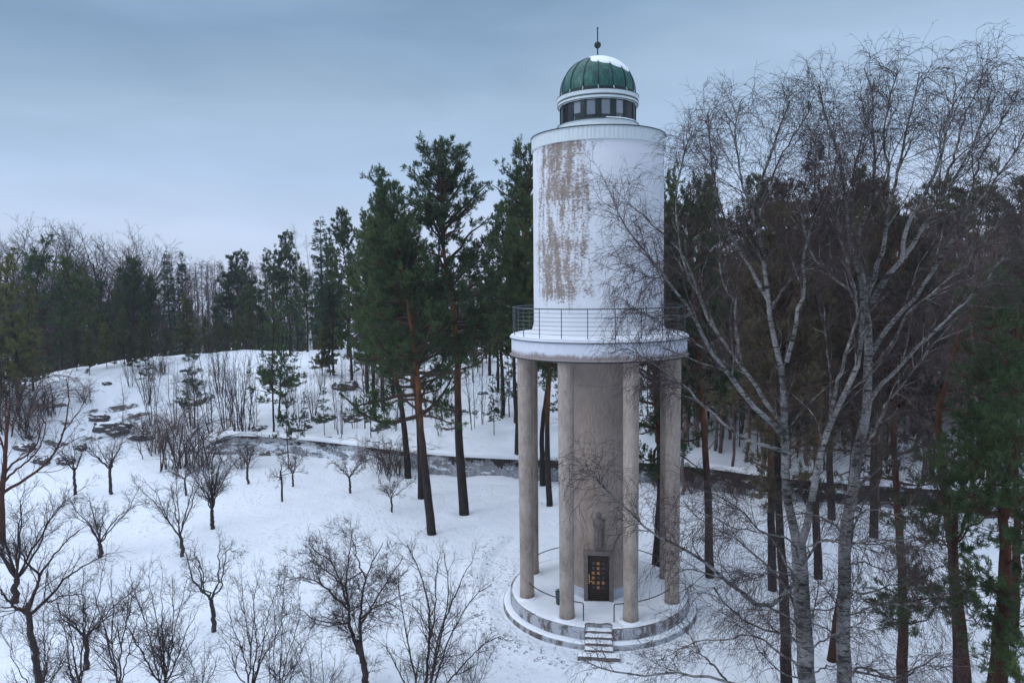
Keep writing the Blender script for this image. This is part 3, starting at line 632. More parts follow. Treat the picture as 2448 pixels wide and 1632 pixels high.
part('cornice', lathe([(1.60, 23.78), (1.83, 23.785), (1.88, 23.80), (1.89, 23.93), (1.80, 23.965), (1.80, 23.985), (1.90, 24.0), (1.92, 24.16), (1.86, 24.21), (1.70, 24.25)], 128), 'white_metal')
part('cornice_line', [lathe([(1.885, 23.92), (1.905, 23.925), (1.905, 23.95), (1.885, 23.955)], 128, True), lathe([(1.90, 24.165), (1.935, 24.17), (1.93, 24.195), (1.89, 24.20)], 128, True), lathe([(1.87, 23.785), (1.90, 23.79), (1.90, 23.81), (1.87, 23.815)], 128, True)], 'dark_copper')
part('lantern_ceiling', lathe([(1.7, 23.79), (1.2, 23.9), (0, 24.0)], 64), 'snow_cap')
# dome: a copper shell standing on a dark foot band, sixteen seams
def dome_r(z):   # z 0..1 -> radius
    return 1.76*math.sqrt(max(0.0, 1-z**2.25))
prof = [(1.79, 24.22), (1.78, 24.34)]+[(dome_r(q), 24.34+1.70*q) for q in np.linspace(0.0, 0.9, 22)]+[(dome_r(q), 24.34+1.70*q) for q in (0.93, 0.96, 0.98, 0.993, 0.9999)]
dm = part('dome', lathe(prof[1:], 128), 'patina_copper')
part('dome_foot_band', lathe([(1.80, 24.20), (1.80, 24.33), (1.76, 24.34)], 128), 'dark_copper')
qs = list(np.linspace(0, 0.9, 16))+[0.95, 0.99]
for k in range(16):
    a = R(1)+k*2*math.pi/16
    P = np.array([[((dome_r(q)+0.012)*math.sin(a), -(dome_r(q)+0.012)*math.cos(a), 24.34+1.70*q+0.006) for q in qs]])
    part('seam', tubes(P, np.full((1, len(qs)), 0.022), 5), 'dark_copper', dm)
    x, y = 1.83*math.sin(a), -1.83*math.cos(a)
    part('bracket', tubes(np.array([[(x*0.975, y*0.975, 24.35), (x*0.99, y*0.99, 24.27), (x*1.02, y*1.02, 24.20)]]), np.full((1, 3), 0.016), 5), 'white_metal', dm)
def dome_snow():
    na, nq = 90, 22; A = np.linspace(R(-42), R(188), na); V = []
    for i_, a in enumerate(A):
        d = math.degrees(a)
        low = float(np.interp(d, [-42, -24, -13, 0, 20, 37, 57, 80, 110, 150, 175, 188], [0.985, 0.93, 0.76, 0.70, 0.65, 0.57, 0.52, 0.50, 0.52, 0.62, 0.85, 0.97]))
        seam = abs(math.sin((a-R(1))*8)); low -= 0.035*seam+0.03*float(fbm(np.array(d/9), np.array(0.5), 6))
        for j in range(nq):
            q = low+(0.9995-low)*j/(nq-1); e = math.sin(min(1, j/(3.0))*math.pi/2)*min(1.0, min(i_, na-1-i_)/4)
            th = 0.055*e*(1+0.3*float(fbm(np.array(d/14), np.array(q*5), 3)))
            r = dome_r(q); nz = q**1.2; V.append(((r+th*(1-nz*0.9)-0.004)*math.sin(a), -(r+th*(1-nz*0.9)-0.004)*math.cos(a), 24.34+1.70*q+th*nz))
    i = np.arange(na-1)[:, None]*nq+np.arange(nq-1)[None, :]
    return np.array(V), np.stack([i, i+nq, i+nq+1, i+1], 2).reshape(-1, 4)
part('dome_snow', dome_snow(), 'snow_cap', dm, sharp=None)
fn = part('finial', [lathe([(0.0, 25.98), (0.12, 25.98), (0.11, 26.06), (0.05, 26.10), (0.032, 26.14), (0.03, 26.5), (0.028, 27.40), (0.045, 27.41), (0.045, 27.45), (0, 27.455)], 20)], 'dark_copper')
part('ball', lathe([(0.16*math.sin(q), 26.66-0.16*math.cos(q)) for q in np.linspace(0.01, math.pi-0.01, 17)], 28), 'dark_copper', fn)
# handrail round the core, level with the columns
hr = part('platform_handrail', torus(3.72, 1.28, 0.026, 150, 8, R(11.5), R(348.5)), 'handrail_paint')
for s in (1, -1):
    a = R(11.5)*s; x, y = 3.72*math.sin(a), -3.72*math.cos(a); X = s*0.68
    part('rail_end', tubes(np.array([[(x, y, 1.28), (x-s*0.02, y-0.01, 1.276), (X+s*0.02, -3.66, 1.25), (X, -3.665, 1.19), (X, -3.67, 0.9), (X, -3.67, 0.40)]]), np.full((1, 6), 0.026), 8), 'handrail_paint', hr)
# door
dx = part('door', box(-0.50, 0.50, -1.565, -1.50, PZ+0.02, 2.68), 'door_wood', bev=0.006)
lit = {(1, 0), (1, 2), (0, 2), (1, 4)}; dim = {(1, 1), (1, 5), (0, 4), (2, 4), (0, 3)}
for r_ in range(6):
    for c_ in range(3):
        x0 = -0.32+c_*0.235; z1 = 2.36-r_*0.235
        if r_ == 5: pass
        V, F = box(x0, x0+0.14, -1.578, -1.562, z1-0.15, z1)
        part('pane', (V, F), 'lit_pane' if (c_, r_) in lit else ('dim_pane' if (c_, r_) in dim else 'dark_pane'), dx, bev=0.01)
for r_ in range(7):
    z = 2.395-r_*0.235; part('glazing_bar', box(-0.38, 0.44, -1.592, -1.56, z-0.012, z+0.014), 'door_wood', dx)
for x in (-0.38, -0.142, 0.093, 0.328, 0.42):
    part('glazing_bar', box(x-0.013, x+0.013, -1.588, -1.56, 0.94, 2.40), 'door_wood', dx)
for k in range(4):
    part('kick_rail', box(-0.40, 0.42, -1.60, -1.56, 0.47+k*0.105, 0.535+k*0.105), 'door_wood', dx, bev=0.012)
h_ = part('handle', [box(-0.465, -0.425, -1.60, -1.565, 1.30, 1.76), box(-0.45, -0.30, -1.64, -1.62, 1.43, 1.455), box(-0.45, -0.43, -1.63, -1.59, 1.43, 1.455)], 'brass', dx, bev=0.006)
part('door_frame', [box(-0.70, -0.502, -1.66, -1.35, PZ, 2.70), box(0.502, 0.70, -1.66, -1.35, PZ, 2.70), box(-0.72, 0.72, -1.68, -1.33, 2.702, 2.90)], 'frame_stone', bev=0.012)
part('threshold', box(-0.50, 0.50, -1.60, -1.50, PZ-0.05, PZ+0.035), 'frame_stone')
# relief of a robed figure above the door
def relief():
    secs = [(3.05, 0.17, 0.10, 0), (3.12, 0.19, 0.13, 0), (3.6, 0.175, 0.14, 0), (4.02, 0.165, 0.15, 0), (4.20, 0.185, 0.17, 0), (4.32, 0.21, 0.16, 0), (4.40, 0.19, 0.13, 0), (4.46, 0.09, 0.09, 0.02),
            (4.49, 0.065, 0.08, 0.03), (4.54, 0.085, 0.11, 0.05), (4.62, 0.10, 0.13, 0.05), (4.70, 0.085, 0.11, 0.05), (4.76, 0.04, 0.06, 0.04), (4.775, 0.005, 0.02, 0.03)]
    V = []; n = 20
    for z, hw, dp, lean in secs:
        for j in range(n):
            q = math.pi*j/(n-1); fold = 1+0.10*math.cos(q*9)*(z < 4.1)
            V.append((-hw*1.3*math.cos(q), -1.50-lean-dp*1.3*math.sin(q)*fold, z))
    F = [[i*n+j, i*n+j+1, (i+1)*n+j+1, (i+1)*n+j] for i in range(len(secs)-1) for j in range(n-1)]
    return V, F
arms = tubes(np.array([[(-0.20, -1.60, 4.30), (-0.22, -1.66, 4.14), (-0.10, -1.70, 4.06), (0.07, -1.70, 4.10)], [(0.20, -1.60, 4.30), (0.22, -1.66, 4.12), (0.10, -1.71, 4.03), (-0.06, -1.71, 4.06)]]), np.array([[0.055, 0.05, 0.045, 0.03]]*2), 8)
rf = part('relief_figure', [relief(), arms, box(-0.16, 0.12, -1.66, -1.48, 3.02, 3.06)], 'frame_stone', sharp=50)
# mantle slab at the figure's side
part('relief_slab', box(0.235, 0.31, -1.60, -1.45, 3.16, 4.42), 'frame_stone', bev=0.02)
# small slatted bin on the platform
gb = empty('waste_bin', (-1.72, -1.62, PZ+0.02)); tag(gb, 'small grey slatted bin on the platform, half hidden by a column left of the door', 'bin')
gb.location = at_dist(1286, 1352, 33.0)*np.array([1, 1, 0])+np.array([0, 0, PZ+0.02])
for k in range(9):
    a = 2*math.pi*k/9; link('slat', mk_mesh('slat', [tubes(np.array([[(0.15*math.cos(a), 0.15*math.sin(a), 0), (0.20*math.cos(a), 0.20*math.sin(a), 0.66)]]), np.full((1, 2), 0.028), 4)], False), M['metal_grey'], gb)
link('rim', mk_mesh('rim', [torus(0.205, 0.66, 0.022, 20, 6), lathe([(0.0, 0.04), (0.15, 0.04), (0.185, 0.62)], 18)]), M['metal_grey'], gb)
lf = empty('fallen_twigs', tuple(ground(1264, 1466))); tag(lf, 'little heap of brown leaves and twigs on the snow left of the tower steps', 'twig')
rg = np.random.default_rng(3); q = rg.normal(size=(26, 3))*np.array([0.16, 0.16, 0.02]); e = rg.normal(size=(26, 3))*np.array([0.09, 0.09, 0.03])
link('twig', mk_mesh('twig', [tubes(np.stack([q+[0, 0, .05], q+e+[0, 0, .06]], 1), np.full((26, 2), 0.012), 3)]), M['dead_leaf'], lf)
#TREES
# ------------------------------------------------------------------ trees: builders
def tree_root(name, base, label, group=None, cat='tree'):
    o = empty(name, tuple(base)); return tag(o, label, cat, group)
def local(br, base): return Br(br.pts-np.asarray(base), br.rad, br.L)
def pixstem(pp, D0, r0, r1, n=14, rng=None, wob=0.02):
    "limb through photo points (x, y[, extra distance]) at about D0 metres from the camera"
    P = [at_dist(q[0], q[1], D0+(q[2] if len(q) > 2 else 0)) for q in pp]
    return stem(P, r0, r1, n, wob, rng)
def twigs_levels(rng, br, spec, sides=(4, 3, 3)):
    out = []; cur = br
    for k, s in enumerate(spec):
        s = dict(s); src = s.pop('src', None); par = cur if src is None else ([br]+out)[src]
        cur = spawn(rng, par, **s); out.append(cur)
    return out

# --- pine: unit variants are 20 m tall, copied with obj.copy()
def pine_shape(seed, H=20.0, base=0.45, wid=3.6, form='round', per=42, nd=70, ln=0.19, wd=0.032, rad=0.30, dens=1.0):
    rng = np.random.default_rng(seed)
    k = rng.normal(size=(4, 2))*0.22; poly = [(0, 0, -0.6)]+[(k[i, 0]*(i+1)*0.5, k[i, 1]*(i+1)*0.5, H*(i+1)/4.0) for i in range(4)]
    tr_ = stem(poly, rad, 0.03, 26, 0.02, rng, 0.85)
    nb = per; t = base+(0.985-base)*np.sort(rng.random(nb)**0.9)
    u = (t-base)/(1-base)
    if form == 'round': L = wid*np.sqrt(np.clip(1-(u*1.02)**2.6, 0.02, 1))*np.clip(0.55+1.3*u, 0, 1)
    elif form == 'cone': L = wid*np.clip(1.06-u, 0.06, 1)**0.85
    else: L = wid*(0.35+0.75*np.abs(np.sin(u*5.2+seed)))*np.clip(1.12-u**1.6, 0.12, 1)   # ragged
    L = L*rng.uniform(0.6, 1.15, nb)
    az = np.arange(nb)*2.4+rng.normal(size=nb)*0.5
    el = R(2)+R(48)*u+rng.normal(size=nb)*0.20
    f = t*25; i = np.minimum(f.astype(int), 24); g = (f-i)[:, None]; P = tr_.pts[0]; pos = P[i]*(1-g)+P[i+1]*g
    d = np.stack([np.cos(az)*np.cos(el), np.sin(az)*np.cos(el), np.sin(el)], 1); n = 8; pts = np.empty((nb, n, 3)); pts[:, 0] = pos
    for q in range(1, n):
        d = unit(d+rng.normal(size=(nb, 3))*0.16+np.array([0, 0, 0.035+0.05*(q > 4)])); pts[:, q] = pts[:, q-1]+d*(L/(n-1))[:, None]
    r0 = np.clip(0.022*L+0.012, 0.015, rad*0.55); b1 = Br(pts, r0[:, None]*np.linspace(1, 0.3, n), L)
    # a few dead stubs below the crown
    st = spawn(rng, tr_, 9, (0.16, base), (70, 100), (0.3, 1.5), 4, 0.2, -0.02, 0.2, 0.012)
    b2 = spawn(rng, b1, 2.7*dens, (0.22, 1.0), (28, 62), (0.5, 1.35), 5, 0.16, 0.08, 0.6, 0.008, flat=0.35)
    b3 = spawn(rng, b2, 6.5*dens, (0.12, 1.0), (20, 55), (0.28, 0.60), 4, 0.12, 0.14, 0.6, 0.005, flat=0.2)
    tipb = join(Br(b3.pts, b3.rad, b3.L)); b2s = Br(b2.pts[:, [1, 2, 3, 4]], b2.rad[:, [1, 2, 3, 4]], b2.L*0.5)
    top = Br(P[None, [20, 22, 24, 25]], tr_.rad[:, [20, 22, 24, 25]], np.array([H*0.1]))
    nl = needles(rng, join(tipb, b2s, top), nd, ln, wd, 0.9, 0.25, 0.3)
    wood = [tubes(tr_.pts, tr_.rad, 9), tubes(b1.pts, b1.rad, 4), tubes(st.pts, st.rad, 3), tubes(b2.pts, b2.rad, 3)]
    return mk_mesh('trunk', wood, slots=[0, 1, 1, 1]), mk_mesh('crown', [nl], False)
def spruce_shape(seed, H=20.0, wid=3.0, base=0.12, nd=16, ln=0.30, wd=0.075, pw=0.8, per=130):
    rng = np.random.default_rng(seed)
    tr_ = stem([(0, 0, -0.6), (0.05, 0, H*0.5), (0, 0.04, H)], 0.20, 0.02, 24, 0.01, rng)
    nb = per; t = base+(0.985-base)*np.sort(rng.random(nb)); u = (t-base)/(1-base)
    L = (wid*(1.02-u)**pw+0.12)*rng.uniform(0.75, 1.12, nb); az = rng.random(nb)*2*math.pi; el = R(-12)+R(50)*u**1.5
    f = t*23; i = np.minimum(f.astype(int), 22); g = (f-i)[:, None]; P = tr_.pts[0]; pos = P[i]*(1-g)+P[i+1]*g
    d = np.stack([np.cos(az)*np.cos(el), np.sin(az)*np.cos(el), np.sin(el)], 1); n = 6; pts = np.empty((nb, n, 3)); pts[:, 0] = pos
    for q in range(1, n):
        d = unit(d+rng.normal(size=(nb, 3))*0.06+np.array([0, 0, -0.05 if q < 4 else 0.16])); pts[:, q] = pts[:, q-1]+d*(L/(n-1))[:, None]
    b1 = Br(pts, (0.016*L+0.008)[:, None]*np.linspace(1, 0.3, n), L)
    b2 = spawn(rng, b1, 6.0, (0.05, 1.0), (35, 65), (0.25, 0.85), 4, 0.1, -0.16, 0.5, 0.006, flat=0.7)
    nl = needles(rng, join(b2, Br(b1.pts[:, 2:], b1.rad[:, 2:], b1.L)), nd, ln, wd, 0.7, 0.0, -0.1)
    return mk_mesh('trunk', [tubes(tr_.pts, tr_.rad, 7), tubes(b1.pts, b1.rad, 3)]), mk_mesh('crown', [nl], False)
def bare_shape(seed, H=20.0, kind='oak', fine=1.0, tw=0.015):
    "leafless broadleaf tree 20 m tall"
    rng = np.random.default_rng(seed)
    if kind == 'oak':
        tr_ = stem([(0, 0, -0.5), (0.2, 0.1, H*0.25), (0.1, -0.2, H*0.55), (0.5, 0.3, H*0.82)], 0.30, 0.06, 16, 0.03, rng)
        b1 = spawn(rng, tr_, 24, (0.25, 1.0), (20, 55), (H*0.25, H*0.44), 9, 0.13, 0.07, 0.62, 0.03, shape=0.35)
        b2 = spawn(rng, b1, 1.5, (0.20, 1.0), (20, 50), (H*0.08, H*0.17), 7, 0.12, 0.05, 0.6, 0.022, shape=0.4)
        b3 = spawn(rng, b2, 1.9*fine, (0.15, 1.0), (20, 50), (0.7, 2.0), 5, 0.14, 0.05, 0.6, tw)
        b4 = spawn(rng, b3, 1.6*fine, (0.2, 1.0), (25, 55), (0.4, 1.0), 3, 0.12, 0.05, 0.6, tw*0.9)
    elif kind == 'birch':
        tr_ = stem([(0, 0, -0.5), (0.1, 0.1, H*0.3), (-0.2, 0.1, H*0.65), (0.1, 0.2, H*0.99)], 0.14, 0.02, 18, 0.04, rng)
        b1 = spawn(rng, tr_, 34, (0.22, 0.97), (20, 42), (H*0.10, H*0.28), 8, 0.09, 0.06, 0.5, 0.015, shape=0.75)
        b2 = spawn(rng, b1, 2.0, (0.2, 1.0), (20, 45), (0.6, 1.7), 5, 0.12, 0.0, 0.6, tw)
        b3 = spawn(rng, b2, 3.0*fine, (0.2, 1.0), (20, 60), (0.35, 1.0), 4, 0.12, -0.22, 0.6, tw*0.8)
        b4 = spawn(rng, b3, 0.8*fine, (0.3, 1.0), (20, 60), (0.25, 0.5), 3, 0.1, -0.2, 0.6, tw*0.8)
    else:   # slender understorey
        tr_ = stem([(0, 0, -0.5), (0.3, -0.1, H*0.3), (0.0, 0.2, H*0.65), (0.5, 0.2, H)], 0.11, 0.02, 18, 0.06, rng)
        b1 = spawn(rng, tr_, 30, (0.18, 0.98), (25, 60), (H*0.08, H*0.26), 8, 0.13, 0.05, 0.5, 0.014, shape=0.6)
        b2 = spawn(rng, b1, 2.0, (0.15, 1.0), (25, 55), (0.6, 1.9), 5, 0.16, 0.03, 0.6, tw)
        b3 = spawn(rng, b2, 2.6*fine, (0.2, 1.0), (25, 55), (0.4, 1.0), 4, 0.15, 0.0, 0.6, tw*0.85)
        b4 = spawn(rng, b3, 0.9*fine, (0.3, 1.0), (25, 55), (0.2, 0.5), 3, 0.12, 0.0, 0.6, tw*0.8)
    return mk_mesh('trunk', [tubes(tr_.pts, tr_.rad, 8), tubes(b1.pts, b1.rad, 4)]), mk_mesh('crown', [tubes(b.pts, b.rad, 3) for b in (b2, b3, b4)])
def shoots_shape(seed, H=7.0, n=9, spread=0.28, tw=0.007, side=1.0):
    "clump of thin upright shoots from one root"
    rng = np.random.default_rng(seed); st = []
    for k in range(n):
        a = rng.random()*2*math.pi; s = spread*H*rng.random(); h = H*rng.uniform(0.6, 1.0)
        x, y = math.cos(a), math.sin(a); st.append(stem([(x*0.25, y*0.25, -0.3), (x*(0.25+s*0.35), y*(0.25+s*0.35), h*0.4), (x*(0.2+s), y*(0.2+s), h)], rng.uniform(0.02, 0.045), 0.008, 12, 0.03, rng))
    s0 = join(*st)
    b1 = spawn(rng, s0, 2.4*side, (0.22, 1.0), (22, 48), (0.5, 1.6), 5, 0.10, 0.07, 0.55, tw)
    b2 = spawn(rng, b1, 2.6*side, (0.2, 1.0), (25, 50), (0.2, 0.6), 3, 0.10, 0.05, 0.55, tw*0.85)
    return mk_mesh('stem', [tubes(s0.pts, s0.rad, 5)]), mk_mesh('twigs', [tubes(b.pts, b.rad, 3) for b in (b1, b2)])
def thicket_shape(seed, H=3.0, n=30, tw=0.008):
    "broad dense shrub of arching stems"
    rng = np.random.default_rng(seed); st = []
    for k in range(n):
        a = rng.random()*2*math.pi; x, y = math.cos(a), math.sin(a); q = rng.uniform(0.2, 1.1)*H; h = H*rng.uniform(0.5, 1.05)
        o = rng.normal(size=2)*H*0.18
        st.append(stem([(o[0], o[1], -0.3), (o[0]+x*q*0.35, o[1]+y*q*0.35, h*0.7), (o[0]+x*q*0.8, o[1]+y*q*0.8, h), (o[0]+x*q*1.25, o[1]+y*q*1.25, h*0.85)], rng.uniform(0.018, 0.04), 0.007, 12, 0.04, rng))
    s0 = join(*st)
    b1 = spawn(rng, s0, 3.4, (0.15, 1.0), (30, 70), (0.4, 1.3), 5, 0.15, 0.03, 0.55, tw)
    b2 = spawn(rng, b1, 3.6, (0.1, 1.0), (30, 65), (0.2, 0.6), 3, 0.15, 0.0, 0.55, tw*0.85)
    return mk_mesh('stem', [tubes(s0.pts, s0.rad, 4)]), mk_mesh('twigs', [tubes(b.pts, b.rad, 3) for b in (b1, b2)])

KIT = {}
def kit(key, shapes, m1, m2, pn=('trunk', 'crown'), H=20.0):
    for a, b in shapes: a.materials.append(M[m1]); a.materials.append(M['pine_branch']); b.materials.append(M[m2])
    KIT[key] = (shapes, pn, H)
kit('pine', [pine_shape(11, form='round', wid=3.5, per=95), pine_shape(12, form='ragged', base=0.42, wid=3.5, per=90), pine_shape(13, form='cone', base=0.32, wid=4.4, per=110), pine_shape(14, form='round', base=0.46, wid=3.3, per=85), pine_shape(15, form='cone', base=0.34, wid=4.9, per=120)], 'pine_bark', 'pine_needles')
FARK = dict(nd=34, ln=0.30, wd=0.070, per=70)
kit('farpine', [pine_shape(21, form='round', base=0.30, **FARK), pine_shape(22, form='ragged', base=0.3, **FARK), pine_shape(23, form='cone', base=0.25, wid=4.0, **FARK), pine_shape(24, form='round', base=0.42, wid=4.2, **FARK)], 'far_bark', 'pine_needles')
kit('darkpine', [pine_shape(16, form='round', wid=3.6, per=80), pine_shape(17, form='ragged', base=0.46, wid=3.8, per=80)], 'pine_bark', 'brown_needles')
kit('darkfar', [pine_shape(25, form='round', base=0.25, **FARK), spruce_shape(65, wid=3.4)], 'far_bark', 'brown_needles')
kit('goldpine', [pine_shape(31, form='cone', base=0.10, wid=4.4, **FARK), pine_shape(32, form='ragged', base=0.15, wid=3.8, **FARK)], 'dark_bark', 'yellow_needles')
kit('youngpine', [pine_shape(41, H=20, form='cone', base=0.08, wid=4.6, rad=0.16, per=70, nd=30, ln=0.44, wd=0.11), pine_shape(42, H=20, form='ragged', base=0.12, wid=4.2, rad=0.16, per=60, nd=30, ln=0.44, wd=0.11)], 'dark_bark', 'yellow_needles')
kit('sparsepine', [pine_shape(51, form='ragged', base=0.25, wid=3.4, rad=0.14, per=40, nd=20, ln=0.42, wd=0.10, dens=0.8), pine_shape(52, form='cone', base=0.2, wid=3.0, rad=0.13, per=40, nd=20, ln=0.42, wd=0.10, dens=0.8)], 'dark_bark', 'pine_needles')
kit('spruce', [spruce_shape(61), spruce_shape(62, wid=3.6)], 'spruce_bark', 'spruce_needles')
kit('narrowspruce', [spruce_shape(63, wid=1.75, pw=0.6, per=150), spruce_shape(64, wid=1.9, pw=0.6, per=150)], 'spruce_bark', 'spruce_needles')
kit('oak', [bare_shape(71), bare_shape(72), bare_shape(73), bare_shape(74)], 'dark_bark', 'far_twig')
kit('farbirch', [bare_shape(75, kind='birch', tw=0.019), bare_shape(76, kind='birch', tw=0.019), bare_shape(77, kind='birch', tw=0.019)], 'far_twig', 'far_twig')
kit('whitebirch', [bare_shape(78, kind='birch', fine=0.5, tw=0.009)], 'white_stem', 'far_twig')
kit('under', [bare_shape(s, kind='slim', fine=1.25, tw=0.011) for s in (81, 82, 83, 84, 85)], 'brown_twig', 'brown_twig')
kit('shoots', [shoots_shape(91), shoots_shape(92, n=6), shoots_shape(93, n=14, spread=0.22), shoots_shape(94, n=4, spread=0.12)], 'shrub_bark', 'shrub_bark', ('stem', 'twigs'), 7.0)
kit('thicket', [thicket_shape(95), thicket_shape(96, n=22)], 'shrub_bark', 'brown_twig', ('stem', 'twigs'), 3.0)

PROTO_USED = set(); CNT = 0
def place(key, base, h, label, group=None, wide=1.0, yaw=None, tilt=(0, 0), name=None, var=None, cat='tree', mats=None):
    "copy of a kit tree: root + its own trunk and crown objects sharing mesh data"
    global CNT
    shapes, pn, H = KIT[key]; CNT += 1; rng = np.random.default_rng(1000+CNT)
    a, b = shapes[(CNT if var is None else var) % len(shapes)]
    names = {'pine': 'pine_tree', 'farpine': 'pine_tree', 'darkpine': 'pine_tree', 'darkfar': 'pine_tree', 'goldpine': 'pine_tree', 'youngpine': 'young_pine', 'sparsepine': 'pine_tree', 'spruce': 'spruce_tree', 'narrowspruce': 'spruce_tree',
             'oak': 'bare_tree', 'farbirch': 'birch_tree', 'whitebirch': 'birch_tree', 'under': 'bare_tree', 'shoots': 'sapling_clump', 'thicket': 'shrub'}
    r = tree_root(name or names[key], base, label, group, 'shrub' if key in ('shoots', 'thicket') else cat)
    s = h/H; r.scale = (s*wide, s*wide, s); r.rotation_euler = (tilt[0], tilt[1], 0)
    yw = rng.random()*6.28 if yaw is None else yaw
    for nm, m in zip(pn, (a, b)):
        o = bpy.data.objects.new(nm, m); COL.objects.link(o); o.parent = r; o.rotation_euler.z = yw
    return r
def own_bark(r, mt):
    for c in bpy.data.objects:
        if c.parent is r and c.name.startswith('trunk'): c.data = c.data.copy(); c.data.materials[0] = M[mt]
def lean(base, topx, topy):
    "tilt so that the trunk's top lies on the sight line through the photo point; returns height and tilt"
    D = math.hypot(base[0], base[1]+DCAM); T = at_dist(topx, topy, D); v = T-np.asarray(base); h = np.linalg.norm(v)
    return h, (-math.asin(v[1]/h), math.asin(v[0]/h))
ORD = ['leftmost', 'second from the left', 'third from the left', 'fourth from the left', 'fifth from the left', 'sixth from the left', 'seventh from the left', 'eighth from the left', 'ninth from the left', 'tenth from the left', 'eleventh from the left', 'twelfth from the left', 'thirteenth from the left', 'fourteenth from the left', 'fifteenth from the left', 'sixteenth from the left', 'seventeenth from the left', 'eighteenth from the left', 'nineteenth from the left', 'twentieth from the left']

# ------------------------------------------------------------------ pines standing beside the tower and along the wall
PINES = [  # base px, top px, kit variant, width, label
 ((938, 1097), (880, 520), 0, 1.0, 'dark trunked pine at the wall, back one of three close together left of tower'),
 ((968, 1144), (925, 455), 2, 0.95, 'pine with charcoal trunk between two close neighbours left of the tower'),
 ((993, 1226), (903, 402), 4, 0.92, 'leaning pine with orange trunk, front one of three close together left of tower'),
 ((1066, 1180), (1008, 338), 0, 1.0, 'tallest pine left of the tower, alone, orange above and black at its foot'),
 ((1190, 1105), (1212, 345), 0, 0.9, 'pine with crooked red trunk just left of the leftmost column'),
 ((1246, 1116), (1238, 560), 3, 0.8, 'slim dark pine trunk by the wall seen between the two left columns'),
 ((1262, 1160), (1246, 480), 0, 0.8, 'dark pine trunk with snow ring, seen between the two left columns'),
 ((1504, 1310), (1500, 430), 2, 0.8, 'straight pine with red trunk seen between the two right columns'),
 ((1629, 1321), (1590, 430), 3, 0.85, 'dark slightly leaning pine just right of the rightmost column'),
 ((1775, 1352), (1775, 440), 0, 0.8, 'dark pine behind the left white birch stem, standing on open snow'),
 ((1880, 1326), (1868, 440), 3, 0.8, 'dark pine trunk between the two big white birches'),
 ((1911, 1193), (1905, 450), 1, 0.85, 'short dark pine trunk near the wall between the two big birches'),
 ((2008, 1235), (2005, 440), 0, 0.9, 'dark pine trunk near the wall right of the right hand birch'),
]
for i_, (b, tp, v, wd, lab) in enumerate(PINES):
    g = ground(*b); h, tl = lean(g, *tp)
    o = place('pine' if i_ < 9 else 'darkpine', g-np.array([0, 0, 0.05]), h, lab, wide=wd*(1.0 if h > 20 else 1.1), tilt=tl, var=v)
for b, tp, lab in (((1910, 1519), (2045, 480), 'thin red pine leaning right behind the right hand birch'), ((2070, 1620), (2078, 520), 'straight red trunked pine right of the right hand birch')):
    g = ground(*b); h, tl = lean(g, *tp); o = place('darkpine', g, h, lab, wide=0.85, tilt=tl, var=0)
    own_bark(o, 'pine_bark_red')
g = ground(1807, 1615); h, tl = lean(g, 1790, 500); o = place('darkpine', g, h, 'thick black pine trunk close behind the left white birch', wide=0.9, tilt=tl, var=0)
own_bark(o, 'dark_bark')
# two pines on the slope above the wall, and the slender one below it
for b, tp, v, wd, lab in (((629, 993), (622, 672), 1, 1.25, 'dark wide pine on the slope, left trunk of a close pair above the wall'), ((640, 963), (652, 690), 0, 1.2, 'dark wide pine on the slope, right trunk of a close pair above the wall')):
    g = ground(*b); h, tl = lean(g, *tp); place('sparsepine', g, h, lab, wide=wd, tilt=tl, var=v)
g = ground(663, 1071); h, tl = lean(g, 652, 800); place('sparsepine', g, h, 'slender dark pine standing in front of the wall behind the small orchard trees', tilt=tl, var=1, wide=0.8)
for x, y, ty, lab in ((745, 1000, 890, 'small young spruce above the wall right of the close pine pair'), (852, 1005, 850, 'thin young pine above the wall left of the three tall pines'),
                      (1170, 960, 790, 'small dark pine on the snowy slope left of the crooked red pine'), (1135, 1000, 860, 'low bushy pine on the snowy slope left of the crooked red pine'), (1285, 985, 850, 'small pine on the snowy slope seen between the two left columns'),
                      (700, 1000, 900, 'knee high ragged pine on the slope beside the close pine pair')):
    g = ground(x, y); h, tl = lean(g, x+3, ty); place('sparsepine', g, h, lab, wide=1.3)

# ------------------------------------------------------------------ background rows: (x, top y, distance, kit, width)
def back(items, what, group, base_y=None):
    items = sorted(items, key=lambda q: q[0]); n = len(items)
    for i_, it in enumerate(items):
        x, ty, D, key = it[:4]; wd = it[4] if len(it) > 4 else 1.0
        p = at_dist(x, ty, D); z = float(height(p[0], p[1])); h = p[2]-z
        if '%s' in what:
            od = ORD[i_] if i_ < n-1 or n < 3 else 'rightmost'
            lab = what % od
        else: lab = what
        r = place(key, (p[0], p[1], z), h, lab, group, wide=wd)
        r.rotation_euler = (0, 0, 0)
back([(18, 572, 84, 'goldpine', 0.9), (60, 640, 88, 'goldpine', 0.8), (-30, 560, 86, 'goldpine')], 'dark golden green pine at the left picture edge, %s of its group', 'golden pines at the far left')
back([(94, 556, 112, 'farpine', 1.25), (158, 600, 100, 'farpine'), (205, 640, 104, 'farpine', 0.9), (232, 625, 108, 'farpine', 0.8), (300, 603, 112, 'farpine', 0.95), (268, 650, 100, 'farpine', 0.8), (342, 640, 108, 'farpine', 0.8), (130, 650, 96, 'farpine')],
     'green pine in the row behind the snowy hill, %s there', 'green pines behind the left hill')
